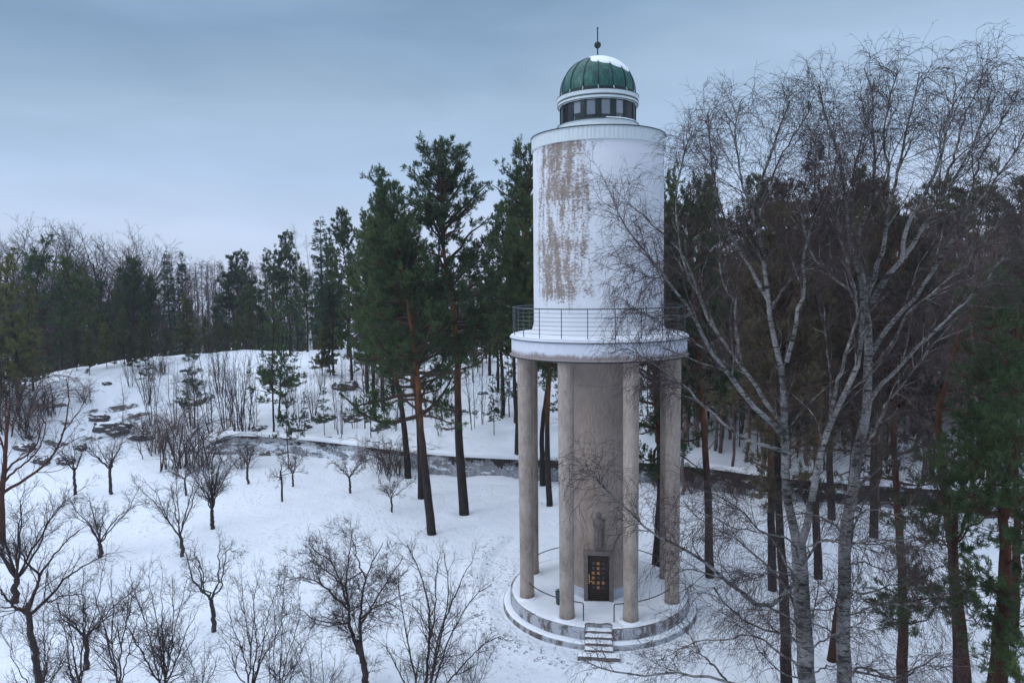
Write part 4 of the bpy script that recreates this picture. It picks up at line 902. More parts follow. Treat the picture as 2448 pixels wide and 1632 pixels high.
back([(110, 545, 150, 'oak', 1.15), (148, 531, 150, 'oak', 1.15), (219, 529, 148, 'oak', 1.2), (262, 556, 155, 'oak', 1.1), (296, 560, 150, 'oak', 1.1), (335, 560, 150, 'oak', 1.1), (28, 545, 150, 'oak', 1.1), (366, 600, 150, 'oak', 1.1), (180, 575, 160, 'oak', 1.1), (70, 560, 160, 'oak', 1.1)],
     'bare round crowned tree against the sky at far left, %s', 'bare round crowns on the left skyline')
back([(382, 576, 106, 'narrowspruce', 1.0), (415, 579, 108, 'narrowspruce', 1.05)], 'narrow dark spruce behind the hill, %s of the pair', 'pair of narrow spruces')
back([(426, 676, 93, 'youngpine', 1.1), (280, 713, 92, 'youngpine', 1.1), (330, 735, 90, 'youngpine', 1.1), (468, 725, 97, 'youngpine', 1.1), (540, 720, 98, 'youngpine', 1.0), (240, 740, 92, 'youngpine', 1.0), (505, 740, 100, 'youngpine'), (575, 690, 100, 'youngpine'), (380, 745, 94, 'youngpine'), (300, 760, 90, 'youngpine'), (170, 740, 92, 'youngpine'), (200, 760, 90, 'youngpine')],
     'young yellow green pine along the hill crest, %s there', 'young pines along the hill crest')
back([(545, 592, 125, 'farpine', 0.95), (617, 577, 118, 'farpine', 0.9), (657, 545, 112, 'farpine', 0.85), (590, 650, 112, 'farpine', 0.9), (505, 660, 132, 'spruce', 0.8), (565, 660, 118, 'farpine'), (500, 690, 115, 'farpine', 0.8)], 'pine or spruce behind the hill crest left of the thin birches, %s', 'conifers behind the crest')
rg = np.random.default_rng(77)
fb = [(x+rg.normal()*5, 592+rg.random()*32+abs(x-500)*0.05, 165+rg.random()*60, 'farbirch', 1.2) for x in np.linspace(418, 720, 64)]
back(fb, 'bare brown birch in the distant wood behind the hill, beyond the narrow spruces', 'bare birches of the distant wood')
fb = [(x+rg.normal()*8, (665 if not 425 < x < 610 else 725)+rg.random()*40, 150+rg.random()*50, 'farpine', 1.2) for x in np.linspace(-40, 720, 20)]
back([(x+rg.normal()*8, 585+rg.random()*60+(30 if x > 360 else 0), 120+rg.random()*25, 'oak', 1.0) for x in np.linspace(-20, 420, 18)], 'bare grey brown tree among the conifers behind the left hill, %s', 'bare trees among the far conifers')
back(fb, 'dim conifer filling the gap at the back of the distant left wood', 'dim conifers of the distant left wood')
for k, (bx, by, tx, ty) in enumerate([(708, 770, 676, 512), (714, 765, 701, 538)]):
    D = 104; p = at_dist(bx, by, D); z = float(height(p[0], p[1])); T = at_dist(tx, ty, D); dz = (p[2]-z)/(T[2]-p[2]); g = p-(T-p)*dz; g[2] = z
    v = T-g; h = np.linalg.norm(v)
    place('whitebirch', g, h, ['tall thin white birch behind the hill crest, left one leaning left', 'tall thin white birch behind the hill crest, right one standing straighter'][k], tilt=(-math.asin(v[1]/h), math.asin(v[0]/h)), wide=1.15)
back([(735, 497, 100, 'narrowspruce', 1.3), (700, 620, 95, 'farpine'), (760, 545, 96, 'farpine', 0.85), (790, 488, 92, 'farpine', 0.9), (832, 486, 78, 'farpine', 0.8), (868, 450, 72, 'farpine', 0.75), (850, 560, 70, 'farpine', 0.9), (800, 600, 80, 'farpine', 0.95), (760, 660, 85, 'farpine'), (895, 600, 76, 'farpine'), (940, 620, 80, 'farpine'), (1000, 640, 95, 'farpine')],
     'dense dark conifer in the wood left of the tower, %s there', 'dense conifers left of the tower')
back([(1085, 560, 88, 'farpine', 0.9), (1120, 545, 84, 'farpine', 0.85), (1150, 478, 68, 'farpine', 0.75), (1180, 470, 66, 'farpine', 0.7), (1140, 620, 76, 'farpine', 0.9), (1200, 560, 70, 'farpine', 0.9), (1190, 410, 72, 'farpine', 0.6), (1060, 650, 92, 'farpine')],
     'dark pine in the wood directly left of the tower drum, %s there', 'dark pines directly left of the drum')
back([(x+rg.normal()*12, 610+rg.random()*90, 98+rg.random()*30, 'farpine' if k % 3 else 'spruce', 1.25) for k, x in enumerate(np.linspace(690, 1520, 40))], 'dim conifer at the back of the wood left of and behind the tower', 'dim conifers behind the slope')
back([(x+rg.normal()*10, 735+rg.random()*50, 84+rg.random()*14, 'youngpine', 1.2) for k, x in enumerate(np.linspace(700, 1330, 22))], 'low bushy young conifer on the crest between pine trunks left of the tower', 'low conifers on the crest left of the tower')
back([(1300, 640, 85, 'farpine'), (1400, 640, 85, 'farpine'), (1490, 620, 85, 'farpine'), (1350, 620, 90, 'farpine')], 'dark pine behind the columns of the tower, %s', 'pines behind the tower')
RT = [(1545, 392, 62, 'farpine', 0.6), (1580, 480, 66, 'farpine', 0.8), (1622, 418, 68, 'farpine', 0.65), (1665, 470, 78, 'farpine', 0.8), (1700, 455, 75, 'spruce', 0.8), (1740, 420, 78, 'farpine', 0.8), (1800, 440, 72, 'spruce', 0.8),
      (1873, 316, 64, 'spruce', 1.0), (1835, 430, 80, 'spruce', 0.9), (1930, 430, 80, 'spruce', 0.9), (1985, 400, 82, 'farpine', 0.8), (2045, 440, 85, 'farpine', 0.9), (2105, 450, 80, 'farpine', 0.9), (2155, 430, 84, 'farpine', 0.8)]
back(RT, 'conifer in the dark wood behind the two big birches, %s', 'conifers behind the two big birches')
back([(2200, 445, 84, 'farpine', 0.9), (2265, 388, 76, 'farpine', 0.85), (2310, 450, 84, 'farpine', 0.9), (2345, 425, 78, 'farpine', 0.9), (2400, 430, 80, 'farpine')], 'dark pine on the skyline at the right picture edge, %s', 'skyline pines at the far right')
fill = [(x+rg.normal()*14, 560+rg.random()*110, 62+rg.random()*42, 'darkfar' if rg.random() < 0.8 else 'farpine', 1.15) for x in np.linspace(1540, 2440, 64)]
back(fill, 'dim conifer deep in the dark wood on the right, half hidden by bare trees', 'dim conifers deep in the right wood')
und = [(x+rg.normal()*12, 430+rg.random()*280, 52+rg.random()*34, 'under', 1.5) for x in np.linspace(1545, 2400, 140)]
back(und, 'slender bare brown tree in the thicket behind the two big birches', 'bare trees of the right hand thicket')
back([(x+rg.normal()*12, 800+rg.random()*70, 64+rg.random()*20, 'under', 1.2) for x in np.linspace(300, 1180, 20)], 'small twiggy bare tree on the slope above the wall, %s there', 'small bare trees on the slope')
back([(x+rg.normal()*14, 800+rg.random()*60, 66+rg.random()*20, 'sparsepine', 1.5) for x in np.linspace(330, 1280, 9)], 'small ragged pine on the snowy slope above the wall, %s there', 'small pines on the slope')
back([(x+rg.normal()*10, 640+rg.random()*90, 66+rg.random()*26, 'under', 1.1) for x in np.linspace(760, 1320, 26)], 'slender bare tree among the pines on the slope left of the tower', 'bare trees among the slope pines')
# thin stems on the slope behind the wall to the right
back([(x+rg.normal()*10, 700+rg.random()*150, 54+rg.random()*14, 'sparsepine', 0.75) for x in np.linspace(1480, 2150, 22)], 'thin dark young pine on the snow above the wall right of the tower', 'thin pines above the right wall')

# ------------------------------------------------------------------ saplings and shrubs on the left slope
SH = [(505, 905, 'shoots', 7.5, 2), (520, 985, 'shoots', 8.6, 2), (548, 990, 'shoots', 9.0, 2), (565, 992, 'shoots', 8.0, 0), (487, 992, 'shoots', 8.5, 1), (590, 985, 'shoots', 6.0, 1), (350, 975, 'shoots', 8.5, 1), (338, 930, 'shoots', 6, 0), (300, 890, 'shoots', 4.5, 0),
      (440, 985, 'shoots', 7.0, 0), (455, 930, 'shoots', 6.5, 3), (400, 985, 'shoots', 7.0, 1), (690, 990, 'shoots', 6.0, 1), (720, 960, 'shoots', 5.5, 0), (780, 1000, 'shoots', 7.5, 3), (815, 985, 'shoots', 6.5, 3), (835, 1078, 'shoots', 3.6, 2),
      (670, 930, 'shoots', 6.0, 1), (1090, 985, 'shoots', 8.0, 3), (1105, 975, 'shoots', 6.0, 3), (905, 990, 'shoots', 5.5, 1), (1020, 960, 'shoots', 5.5, 0), (610, 880, 'shoots', 4.5, 0), (740, 900, 'shoots', 4.5, 0), (1010, 1000, 'shoots', 4.5, 1), (1150, 960, 'shoots', 5, 0), (870, 930, 'shoots', 5, 0), (790, 900, 'shoots', 4, 3)]
zone = lambda x: 'left of the slope\'s pine pair' if x < 620 else ('between pine pair and tall pines' if x < 920 else 'between tall pines and tower')
byz = {}
for q in SH: byz.setdefault(zone(q[0]), []).append(q)
for z_, qs_ in byz.items():
    for i_, (x, y, key, h, v) in enumerate(sorted(qs_)):
        place(key, ground(x, y), h, 'clump of thin bare shoots %s, %s' % (z_, ORD[i_]), 'bare sapling clumps on the slope', var=v, name='sapling_clump')
TH = [(30, 985, 5.2, 1.0, 'biggest dark red brown thicket at the left edge above the orchard'), (70, 1010, 3.6, 1.0, 'dark thicket in front of the biggest one at the left edge'), (105, 950, 3.4, 1.0, 'low dark shrub on the snow right of the big left thicket'),
      (195, 925, 2.4, 1.0, 'small round brown shrub alone on the hill path at left'), (-15, 940, 5.0, 1.1, 'dark thicket cut by the left picture edge'), (405, 1075, 5.2, 0.9, 'large dense dark shrub overhanging the wall behind the orchard'), (455, 1070, 4.4, 1.0, 'dense dark shrub right of the largest one by the wall'),
      (360, 1045, 3.4, 1.1, 'arching brown shrub left of the largest one by the wall'), (330, 1010, 2.4, 1.0, 'small brown shrub at the wall end left of the big dark shrub'), (880, 1085, 3.0, 1.0, 'twiggy shrub at the wall foot left of the three tall pines'), (905, 1095, 3.2, 0.8, 'twiggy shrub touching the foot of the back tall pine'),
      (440, 905, 2.3, 1.2, 'low dark bush on the hill under the young pines'), (370, 860, 2.0, 1.0, 'small bush near the hill crest at left'), (560, 1075, 1.8, 1.4, 'low frosty bush against the wall foot right of the large dark shrubs')]
for x, y, h, wd, lab in TH: place('thicket', ground(x, y), h, lab, wide=wd)
rb = [(x+rg.normal()*12, 1128+rg.random()*14+(x-1600)*0.085, 0) for x in np.linspace(1500, 2250, 9)]
for i_, (x, y, _) in enumerate(rb): place('thicket', ground(x, y), 1.6+rg.random()*0.9, 'low brown bush along the foot of the right hand wall, %s' % ORD[i_], 'low bushes along the right wall')

# ------------------------------------------------------------------ orchard and foreground bare trees, grown one by one
def finish_bare(name, label, base, limbs, fine, mt_l, mt_t, sides=7, group=None, cat='tree'):
    r = tree_root(name, base, label, group, cat)
    tk = link('trunk', mk_mesh('trunk', [tubes(local(b, base).pts, b.rad, sides if i == 0 else 5) for i, b in enumerate(limbs)]), M[mt_l], r)
    if mt_l == 'birch_bark': tm = tk.data; tm.materials.append(M['birch_limb']); tm.polygons.foreach_set('material_index', np.repeat([1 if i > 0 and b.rad[0, 0] < 0.062 else 0 for i, b in enumerate(limbs[:-1])]+[1], [b.pts.shape[0]*(b.pts.shape[1]-1)*(sides if i == 0 else 5) for i, b in enumerate(limbs)]).astype(np.int32))
    link('crown', mk_mesh('crown', [tubes(local(b, base).pts, b.rad, 3) for b in fine]), M[mt_t], r)
    return r
def small_tree(seed, basep, topy, x0, x1, form, label, fork=0.3, mt='shrub_bark', trunk_w=None, twig=0.0065, dens=1.0, base=None, topx=None):
    """base photo point, crown's top y and its left and right x in the photo; form: vase, low, round, apple, whip"""
    rng = np.random.default_rng(seed); g = ground(*basep) if base is None else np.array(base); D = math.hypot(g[0], g[1]+DCAM)
    T = at_dist(basep[0] if topx is None else topx, topy, D); H = T[2]-g[2]; W = abs(x1-x0)*PK/FPX*D*0.5; cx = ((x0+x1)/2-basep[0])*PK/FPX*D
    r0 = 0.82*trunk_w if trunk_w else (0.021*H+0.02); f = {'vase': 0.22, 'low': 0.22, 'round': 0.30, 'apple': 0.40, 'whip': 0.5}[form] if fork is None else fork
    rt = np.array([_rt[0], _rt[1], 0]); fw = np.array([_f[0], _f[1], 0]); fw /= np.linalg.norm(fw)
    F = g+np.array([0, 0, H*f])+rt*cx*0.15+rng.normal(size=3)*np.array([0.05, 0.05, 0])*H*0.15
    tr_ = stem([g-[0, 0, 0.3], g+(F-g)*0.5+rng.normal(size=3)*0.03*H*0.4, F], r0*1.15, r0*0.85, 10, 0.006*H, rng)
    nl = {'vase': 7, 'low': 7, 'round': 8, 'apple': 7, 'whip': 6}[form]-int(rng.integers(0, 3)); st = []
    for k in range(nl):
        a = 2*math.pi*(k+rng.uniform(-0.3, 0.3))/nl; e = rt*math.cos(a)*W+fw*math.sin(a)*W*0.9
        up_ = H*(1-f); q = rng.uniform(0.6, 1.05); e = e*rng.uniform(0.9, 1.25)
        o0 = F if form != 'whip' else g+(F-g)*rng.uniform(0.5, 1.0)
        if form == 'vase': pts = [o0, o0+e*0.22+[0, 0, up_*0.30], o0+e*0.55*q+[0, 0, up_*0.66], o0+e*0.92*q+[0, 0, up_*rng.uniform(0.82, 1.0)]]
        elif form == 'low': pts = [o0, o0+e*0.35*q+[0, 0, up_*0.32], o0+e*0.70*q+[0, 0, up_*rng.uniform(0.42, 0.62)], o0+e*1.0*q+[0, 0, up_*rng.uniform(0.5, 0.9)]]
        elif form == 'round': s_ = rng.uniform(0.3, 0.9); pts = [o0, o0+e*0.3*s_+[0, 0, up_*0.35], o0+e*0.75*s_+[0, 0, up_*0.70], o0+e*s_+[0, 0, up_*(1.0-0.25*s_)]]
        elif form == 'apple': s_ = rng.uniform(0.35, 0.95); pts = [o0, o0+e*0.45*s_+[0, 0, up_*0.25], o0+e*0.6*s_+[0, 0, up_*0.6], o0+e*0.8*s_+[0, 0, up_*0.92], o0+e*1.05*s_+[0, 0, up_*0.80]]
        else: pts = [o0, o0+e*0.5*q+[0, 0, up_*0.2], o0+e*q+[0, 0, up_*0.35]]
        pts = [np.asarray(p)+(rt*cx*0.5*i/(len(pts)-1)) for i, p in enumerate(pts)]
        st.append(stem(pts, r0*rng.uniform(0.34, 0.50), 0.010, 12, 0.018*H*0.4*(1.8 if form == 'apple' else 1), rng))
    if form in ('whip', 'round'): st.append(stem([F, F+[0.02*H, 0, H*(1-f)*0.5], F+[0, 0, H*(1-f)]], r0*0.6, 0.012, 12, 0.01*H, rng))
    s0 = join(*st); k = H/5.0
    trop = {'vase': 0.10, 'low': 0.07, 'round': 0.08, 'apple': 0.02, 'whip': 0.0}[form]; wan = 0.24 if form == 'apple' else 0.14
    b1 = spawn(rng, s0, 3.4/k*dens, (0.12, 1.0), (25, 60), (0.75*k, 1.7*k), 7, wan, trop, 0.6, twig*1.3, shape=0.45)
    b2 = spawn(rng, b1, 4.8/k*dens, (0.12, 1.0), (25, 60), (0.30*k, 0.85*k), 5, wan, trop*0.8, 0.6, twig)
    b3 = spawn(rng, b2, 7.0/k*dens, (0.15, 1.0), (25, 60), (0.15*k, 0.42*k), 3, wan, trop*0.5, 0.6, twig*0.85)
    return finish_bare('fruit_tree' if form in ('apple', 'low') else 'bare_tree', label, g, [tr_, s0, b1], [b2, b3], mt, mt)
small_tree(201, (172, 1137), 1005, 128, 222, 'vase', 'small forked tree at the back of the orchard below the rocky bank', fork=0.42, topx=180)
small_tree(202, (256, 1136), 990, 196, 300, 'low', 'small Y shaped tree at the back of the orchard right of the forked one', fork=0.40)
small_tree(203, (230, 1276), 1112, 146, 336, 'low', 'low wide spreading fruit tree alone on the snow at left', fork=0.18, trunk_w=0.15, dens=1.15)
small_tree(204, (418, 1277), 1088, 308, 478, 'vase', 'vase shaped bare tree with straight rising limbs in the middle of the snow', fork=0.24, trunk_w=0.13)
small_tree(205, (486, 1213), 1026, 428, 568, 'round', 'dense dark tree with crooked trunk right of the vase shaped one', fork=0.22, trunk_w=0.16, dens=1.25)
small_tree(206, (427, 1139), 1062, 372, 465, 'low', 'stunted tree with flat crown in front of the large dark shrub', fork=0.5)
small_tree(207, (570, 1111), 1010, 540, 604, 'vase', 'thin small tree near the wall right of the large dark shrubs', fork=0.42)
small_tree(208, (648, 1152), 1056, 600, 690, 'whip', 'short bristly tree with side whips in the middle of the orchard', fork=0.75, trunk_w=0.09)
small_tree(209, (673, 1118), 1036, 642, 714, 'vase', 'small bushy tree right behind the short bristly one', fork=0.35)
small_tree(210, (804, 1133), 1038, 752, 856, 'low', 'small umbrella shaped tree left of the three tall pines', fork=0.36, trunk_w=0.11)
small_tree(211, (900, 1176), 1094, 850, 946, 'low', 'small open crowned tree in front of the three tall pines', fork=0.38, trunk_w=0.085)
small_tree(212, (489, 1447), 1238, 400, 592, 'apple', 'old gnarled apple tree with drooping round crown standing alone near the bottom', fork=0.34, trunk_w=0.13, mt='apple_bark', dens=1.0, topx=500)
small_tree(213, (200, 1540), 1360, 120, 300, 'low', 'crooked fruit tree with forked trunk at the bottom left among whips', fork=0.42, trunk_w=0.12, mt='apple_bark')
small_tree(214, (33, 1383), 1112, -70, 195, 'vase', 'tall bare tree with thick dark trunk and fan of branches at the left edge', fork=0.20, trunk_w=0.20, dens=1.3)

def guided(name, seed, D0, basey, limbs_px, label, mt_l, mt_t, spec, rtw=0.006, wob=0.02, base=None, cat='tree', taper=0.25):
    """limbs_px: list of (pts, start width px in the photo, end width px); the first one is the trunk"""
    rng = np.random.default_rng(seed); st = []
    for pts, w0, w1 in limbs_px:
        if mt_l == 'birch_bark': pts = [(q[0], q[1]+max(0, 260-q[1])*0.38)+tuple(q[2:]) for q in pts]
        st.append(pixstem(pts, D0, w0*0.43*PK*D0/FPX, max(w1*0.42*PK*D0/FPX, rtw), 18, rng, wob)); s_ = st[-1]; s_.rad = s_.rad[:, :1]+(s_.rad[:, -1:]-s_.rad[:, :1])*np.linspace(0, 1, 18)**(0.72 if w1 < 8 else 1.0)
    b0 = st[0].pts[0, 0].copy(); gz = float(height(b0[0], b0[1]))
    # carry the trunk down to the ground
    d = b0-st[0].pts[0, 3]; d = d/abs(d[2]) if abs(d[2]) > 0.2 else np.array([0, 0, -1.0]); hh = b0[2]-gz+0.3
    if hh > 0.05:
        foot = b0+np.array([d[0]*0.5, d[1]*0.5, -1])*hh; ext = stem([foot, b0], st[0].rad[0, 0]*1.12, st[0].rad[0, 0], 6); st.insert(1, ext); g = np.array([foot[0], foot[1], gz])
    else: g = np.array([b0[0], b0[1], gz])
    s0 = join(*[Br(s.pts if s.pts.shape[1] == 18 else resample(s.pts[0], 18)[0][None], s.rad if s.rad.shape[1] == 18 else np.interp(np.linspace(0, 1, 18), np.linspace(0, 1, s.rad.shape[1]), s.rad[0])[None], s.L) for s in st if s is not (st[1] if hh > 0.05 else None)])
    lv = []; cur = s0
    for q in spec:
        q = dict(q); src = q.pop('src', None)
        if src == 'all1': cur = join(Br(cur.pts, cur.rad, cur.L))
        prev = cur; cur = spawn(rng, cur, **q)
        if mt_l == 'birch_bark' and not lv: cur = join(cur, spawn(rng, prev, 2.6, (0.6, 1.0), (15, 50), (0.4, 1.1), 9, 0.12, -0.05, 0.7, 0.008, shape=0.3))
        if mt_l == 'birch_bark' and not lv: kp = rng.random(len(cur.L)) < np.maximum(np.clip((cur.pts[:, 0, 2]-2)/11, 0.38, 1.0), np.where(cur.pts[:, 0, 0] > 4.0, 0.85, 0.0)); cur = Br(cur.pts[kp], cur.rad[kp], cur.L[kp])
        lv.append(cur)
    thin = [b_ for b_, q in zip([st[0]]+st[2 if hh > 0.05 else 1:], limbs_px) if q[1] <= 9]
    if mt_l == 'birch_bark': lv[0] = lv[0]; st = [b_ for b_ in st if not any(b_ is t_ for t_ in thin)]+thin
    limbs = st+lv[:1]; return finish_bare(name, label, g, limbs, lv[1:], mt_l, mt_t, 9, cat=cat), s0, lv

SHRUB = [dict(cnt=3.6, tr=(0.12, 1.0), ang=(20, 55), length=(0.7, 1.9), n=7, wander=0.13, trop=0.07, rr=0.6, rmin=0.007, shape=0.5),
         dict(cnt=5.4, tr=(0.10, 1.0), ang=(25, 60), length=(0.3, 1.0), n=5, wander=0.15, trop=0.05, rr=0.6, rmin=0.0055),
         dict(cnt=6.4, tr=(0.12, 1.0), ang=(25, 60), length=(0.15, 0.5), n=3, wander=0.15, trop=0.03, rr=0.6, rmin=0.0045)]
DENSE = [dict(SHRUB[0], cnt=4.0, ang=(30, 70)), dict(SHRUB[1], cnt=8.5, ang=(30, 70), wander=0.22), dict(SHRUB[2], cnt=8, wander=0.22, rmin=0.005)]
# q: big round tree at the bottom centre
guided('bare_tree', 301, 27.5, 1600, [
    ([(846, 1600), (838, 1540), (832, 1510), (822, 1470)], 20, 13),
    ([(834, 1515), (826, 1450), (830, 1390), (840, 1330), (860, 1280, 0.5), (880, 1245, 0.8)], 12, 2),
    ([(822, 1500), (806, 1440), (800, 1400, -0.3), (795, 1340, -0.5), (800, 1290, -0.8), (806, 1240, -1)], 12, 2),
    ([(800, 1400), (770, 1370), (735, 1340), (700, 1325), (665, 1330)], 8, 2),
    ([(800, 1390), (780, 1330, -0.8), (760, 1290, -1.2), (720, 1262, -1.4)], 7, 2),
    ([(826, 1440), (850, 1400, -0.6), (880, 1350, -1), (905, 1310, -1.2), (925, 1280, -1.3)], 8, 2),
    ([(828, 1420), (870, 1390, 1), (905, 1375, 1.4), (935, 1360, 1.6)], 7, 2),
    ([(800, 1430), (760, 1430, 0.8), (720, 1420, 1), (690, 1400, 1.2)], 6, 2),
    ([(840, 1330), (820, 1280, 1), (815, 1250, 1.4), (800, 1228, 1.6)], 6, 2),
    ([(795, 1350), (750, 1310, 1), (715, 1290, 1.3), (690, 1300, 1.5)], 6, 2)],
    'large dark round crowned bare tree at the bottom centre left of the tower', 'shrub_bark', 'shrub_bark', DENSE)
# r: multi stemmed tree right of it
guided('bare_tree', 302, 26.5, 1620, [
    ([(975, 1630), (978, 1560), (985, 1480), (985, 1400), (970, 1330), (950, 1280), (935, 1250)], 11, 2),
    ([(985, 1630), (995, 1540), (1010, 1460), (1040, 1380), (1070, 1310), (1085, 1290)], 9, 2),
    ([(990, 1600), (1020, 1500, 1), (1050, 1430, 1.2), (1090, 1370, 1.4), (1130, 1340, 1.5)], 7, 2),
    ([(960, 1620), (950, 1540, -1), (935, 1460, -1.2), (920, 1380, -1.3), (915, 1330, -1.4)], 7, 2),
    ([(980, 1600), (1005, 1500, -1), (1025, 1400, -1.2), (1030, 1330, -1.5), (1020, 1270, -1.6)], 8, 2),
    ([(985, 1480), (1000, 1400, 1), (1000, 1330, 1.2), (1010, 1280, 1.4)], 6, 2),
    ([(1000, 1600), (1060, 1530, 0.6), (1110, 1480, 0.8), (1150, 1460, 1)], 6, 2),
    ([(950, 1620), (925, 1560, 0.8), (900, 1510, 1), (880, 1480, 1.2)], 6, 2)],
    'tall multi stemmed bare shrub tree at the bottom right of the large round one', 'shrub_bark', 'shrub_bark', SHRUB)
# bottom left whips and shrubs
def bushy(seed, D, x, y0, tops, label, w0=6, spec=SHRUB):
    rng = np.random.default_rng(seed); L = []
    for tx, ty in tops:
        dz = rng.uniform(-1.6, 1.6); mx = x+(tx-x)*0.35+rng.normal()*6
        L.append(([(x+rng.normal()*5, y0, 0), (mx, y0+(ty-y0)*0.4, dz*0.4), (x+(tx-x)*0.72+rng.normal()*6, y0+(ty-y0)*0.75, dz*0.8), (tx, ty, dz)], w0*rng.uniform(0.5, 0.85), 1.2))
    guided('bare_shrub', seed, D, y0, L, label, 'shrub_bark', 'shrub_bark', spec, cat='shrub')
bushy(311, 29, 372, 1600, [(300, 1340), (340, 1318), (395, 1320), (430, 1330), (455, 1400), (275, 1400), (370, 1350)], 'dense bare bush at the bottom left of the gnarled apple tree', 8)
bushy(312, 28, 268, 1600, [(255, 1330), (300, 1300), (215, 1360), (330, 1380)], 'tall thin bare bush at the bottom between crooked tree and dense bush', 7)
bushy(313, 27.5, 575, 1600, [(520, 1390), (555, 1340), (600, 1310), (640, 1340), (500, 1450), (660, 1400)], 'open bare bush at the bottom right of the gnarled apple tree', 7)
bushy(314, 27, 640, 1640, [(620, 1350), (655, 1300), (690, 1370), (720, 1430), (600, 1420)], 'thin bare bush at the bottom left of the large round tree', 6)
bushy(315, 28, 185, 1640, [(190, 1300), (245, 1270), (160, 1340), (130, 1380)], 'slender whips rising behind the crooked fruit tree at the bottom left', 7)
bushy(316, 27, 90, 1640, [(60, 1440), (20, 1480), (130, 1420), (100, 1400), (160, 1460)], 'low twiggy bush in the bottom left corner', 6)
bushy(317, 27, 730, 1650, [(700, 1480), (740, 1450), (770, 1500), (675, 1500)], 'low thin bush at the bottom under the large round tree', 4)
bushy(318, 26.5, 455, 1660, [(430, 1490), (470, 1470), (500, 1500), (410, 1520)], 'low thin bush at the bottom below the gnarled apple tree', 4)
bushy(319, 26, 1075, 1660, [(1060, 1500), (1100, 1480), (1130, 1500), (1040, 1520)], 'low thin bush at the bottom right of the multi stemmed one', 4)
guided('bare_tree', 320, 31, 1620, [
    ([(98, 1620), (88, 1560), (80, 1500), (68, 1440), (62, 1400), (66, 1385)], 17, 12),
    ([(64, 1400), (85, 1340), (92, 1320), (70, 1300), (50, 1275), (30, 1245)], 10, 3),
    ([(68, 1410), (100, 1385), (135, 1345), (165, 1315), (210, 1290), (250, 1270)], 9, 2),
    ([(62, 1410), (30, 1390), (5, 1360), (-20, 1340)], 9, 3),
    ([(92, 1322), (120, 1280), (150, 1245), (185, 1215)], 6, 2),
    ([(64, 1400), (40, 1395, 1), (0, 1395, 1.5), (-30, 1385, 2)], 6, 2),
    ([(100, 1385), (140, 1370, 1), (190, 1365, 1.5)], 5, 2)],
    'leaning black branched tree in the bottom left corner before the thick trunked one', 'shrub_bark', 'shrub_bark', SHRUB)
# red limbed tree at the left edge
guided('bare_tree', 321, 55, 1160, [
    ([(2, 1170), (4, 1130), (10, 1080), (14, 1030), (16, 985), (22, 930)], 16, 4),
    ([(6, 1132), (40, 1110), (75, 1088), (105, 1066), (132, 1026), (150, 972), (158, 914), (152, 868)], 8, 2),
    ([(8, 1108), (30, 1085), (60, 1062), (82, 1040), (98, 1010), (105, 970)], 6, 2),
    ([(10, 1090), (28, 1066), (60, 1046), (84, 1020), (100, 965)], 6, 2),
    ([(14, 1060), (5, 1020), (-10, 980), (-20, 930)], 6, 2),
    ([(132, 1028), (170, 1010), (195, 1000)], 3, 1.5),
    ([(140, 1000), (170, 960), (190, 930), (200, 910)], 3, 1.5)],
    'bare tree with curved red brown limbs reaching right from the left edge', 'red_limb_bark', 'shrub_bark', [dict(SHRUB[0], length=(1.2, 3.2), cnt=1.2, rmin=0.014), dict(SHRUB[1], length=(0.6, 1.6), cnt=1.8, rmin=0.010), dict(SHRUB[2], length=(0.3, 0.9), cnt=2.2, rmin=0.009)])

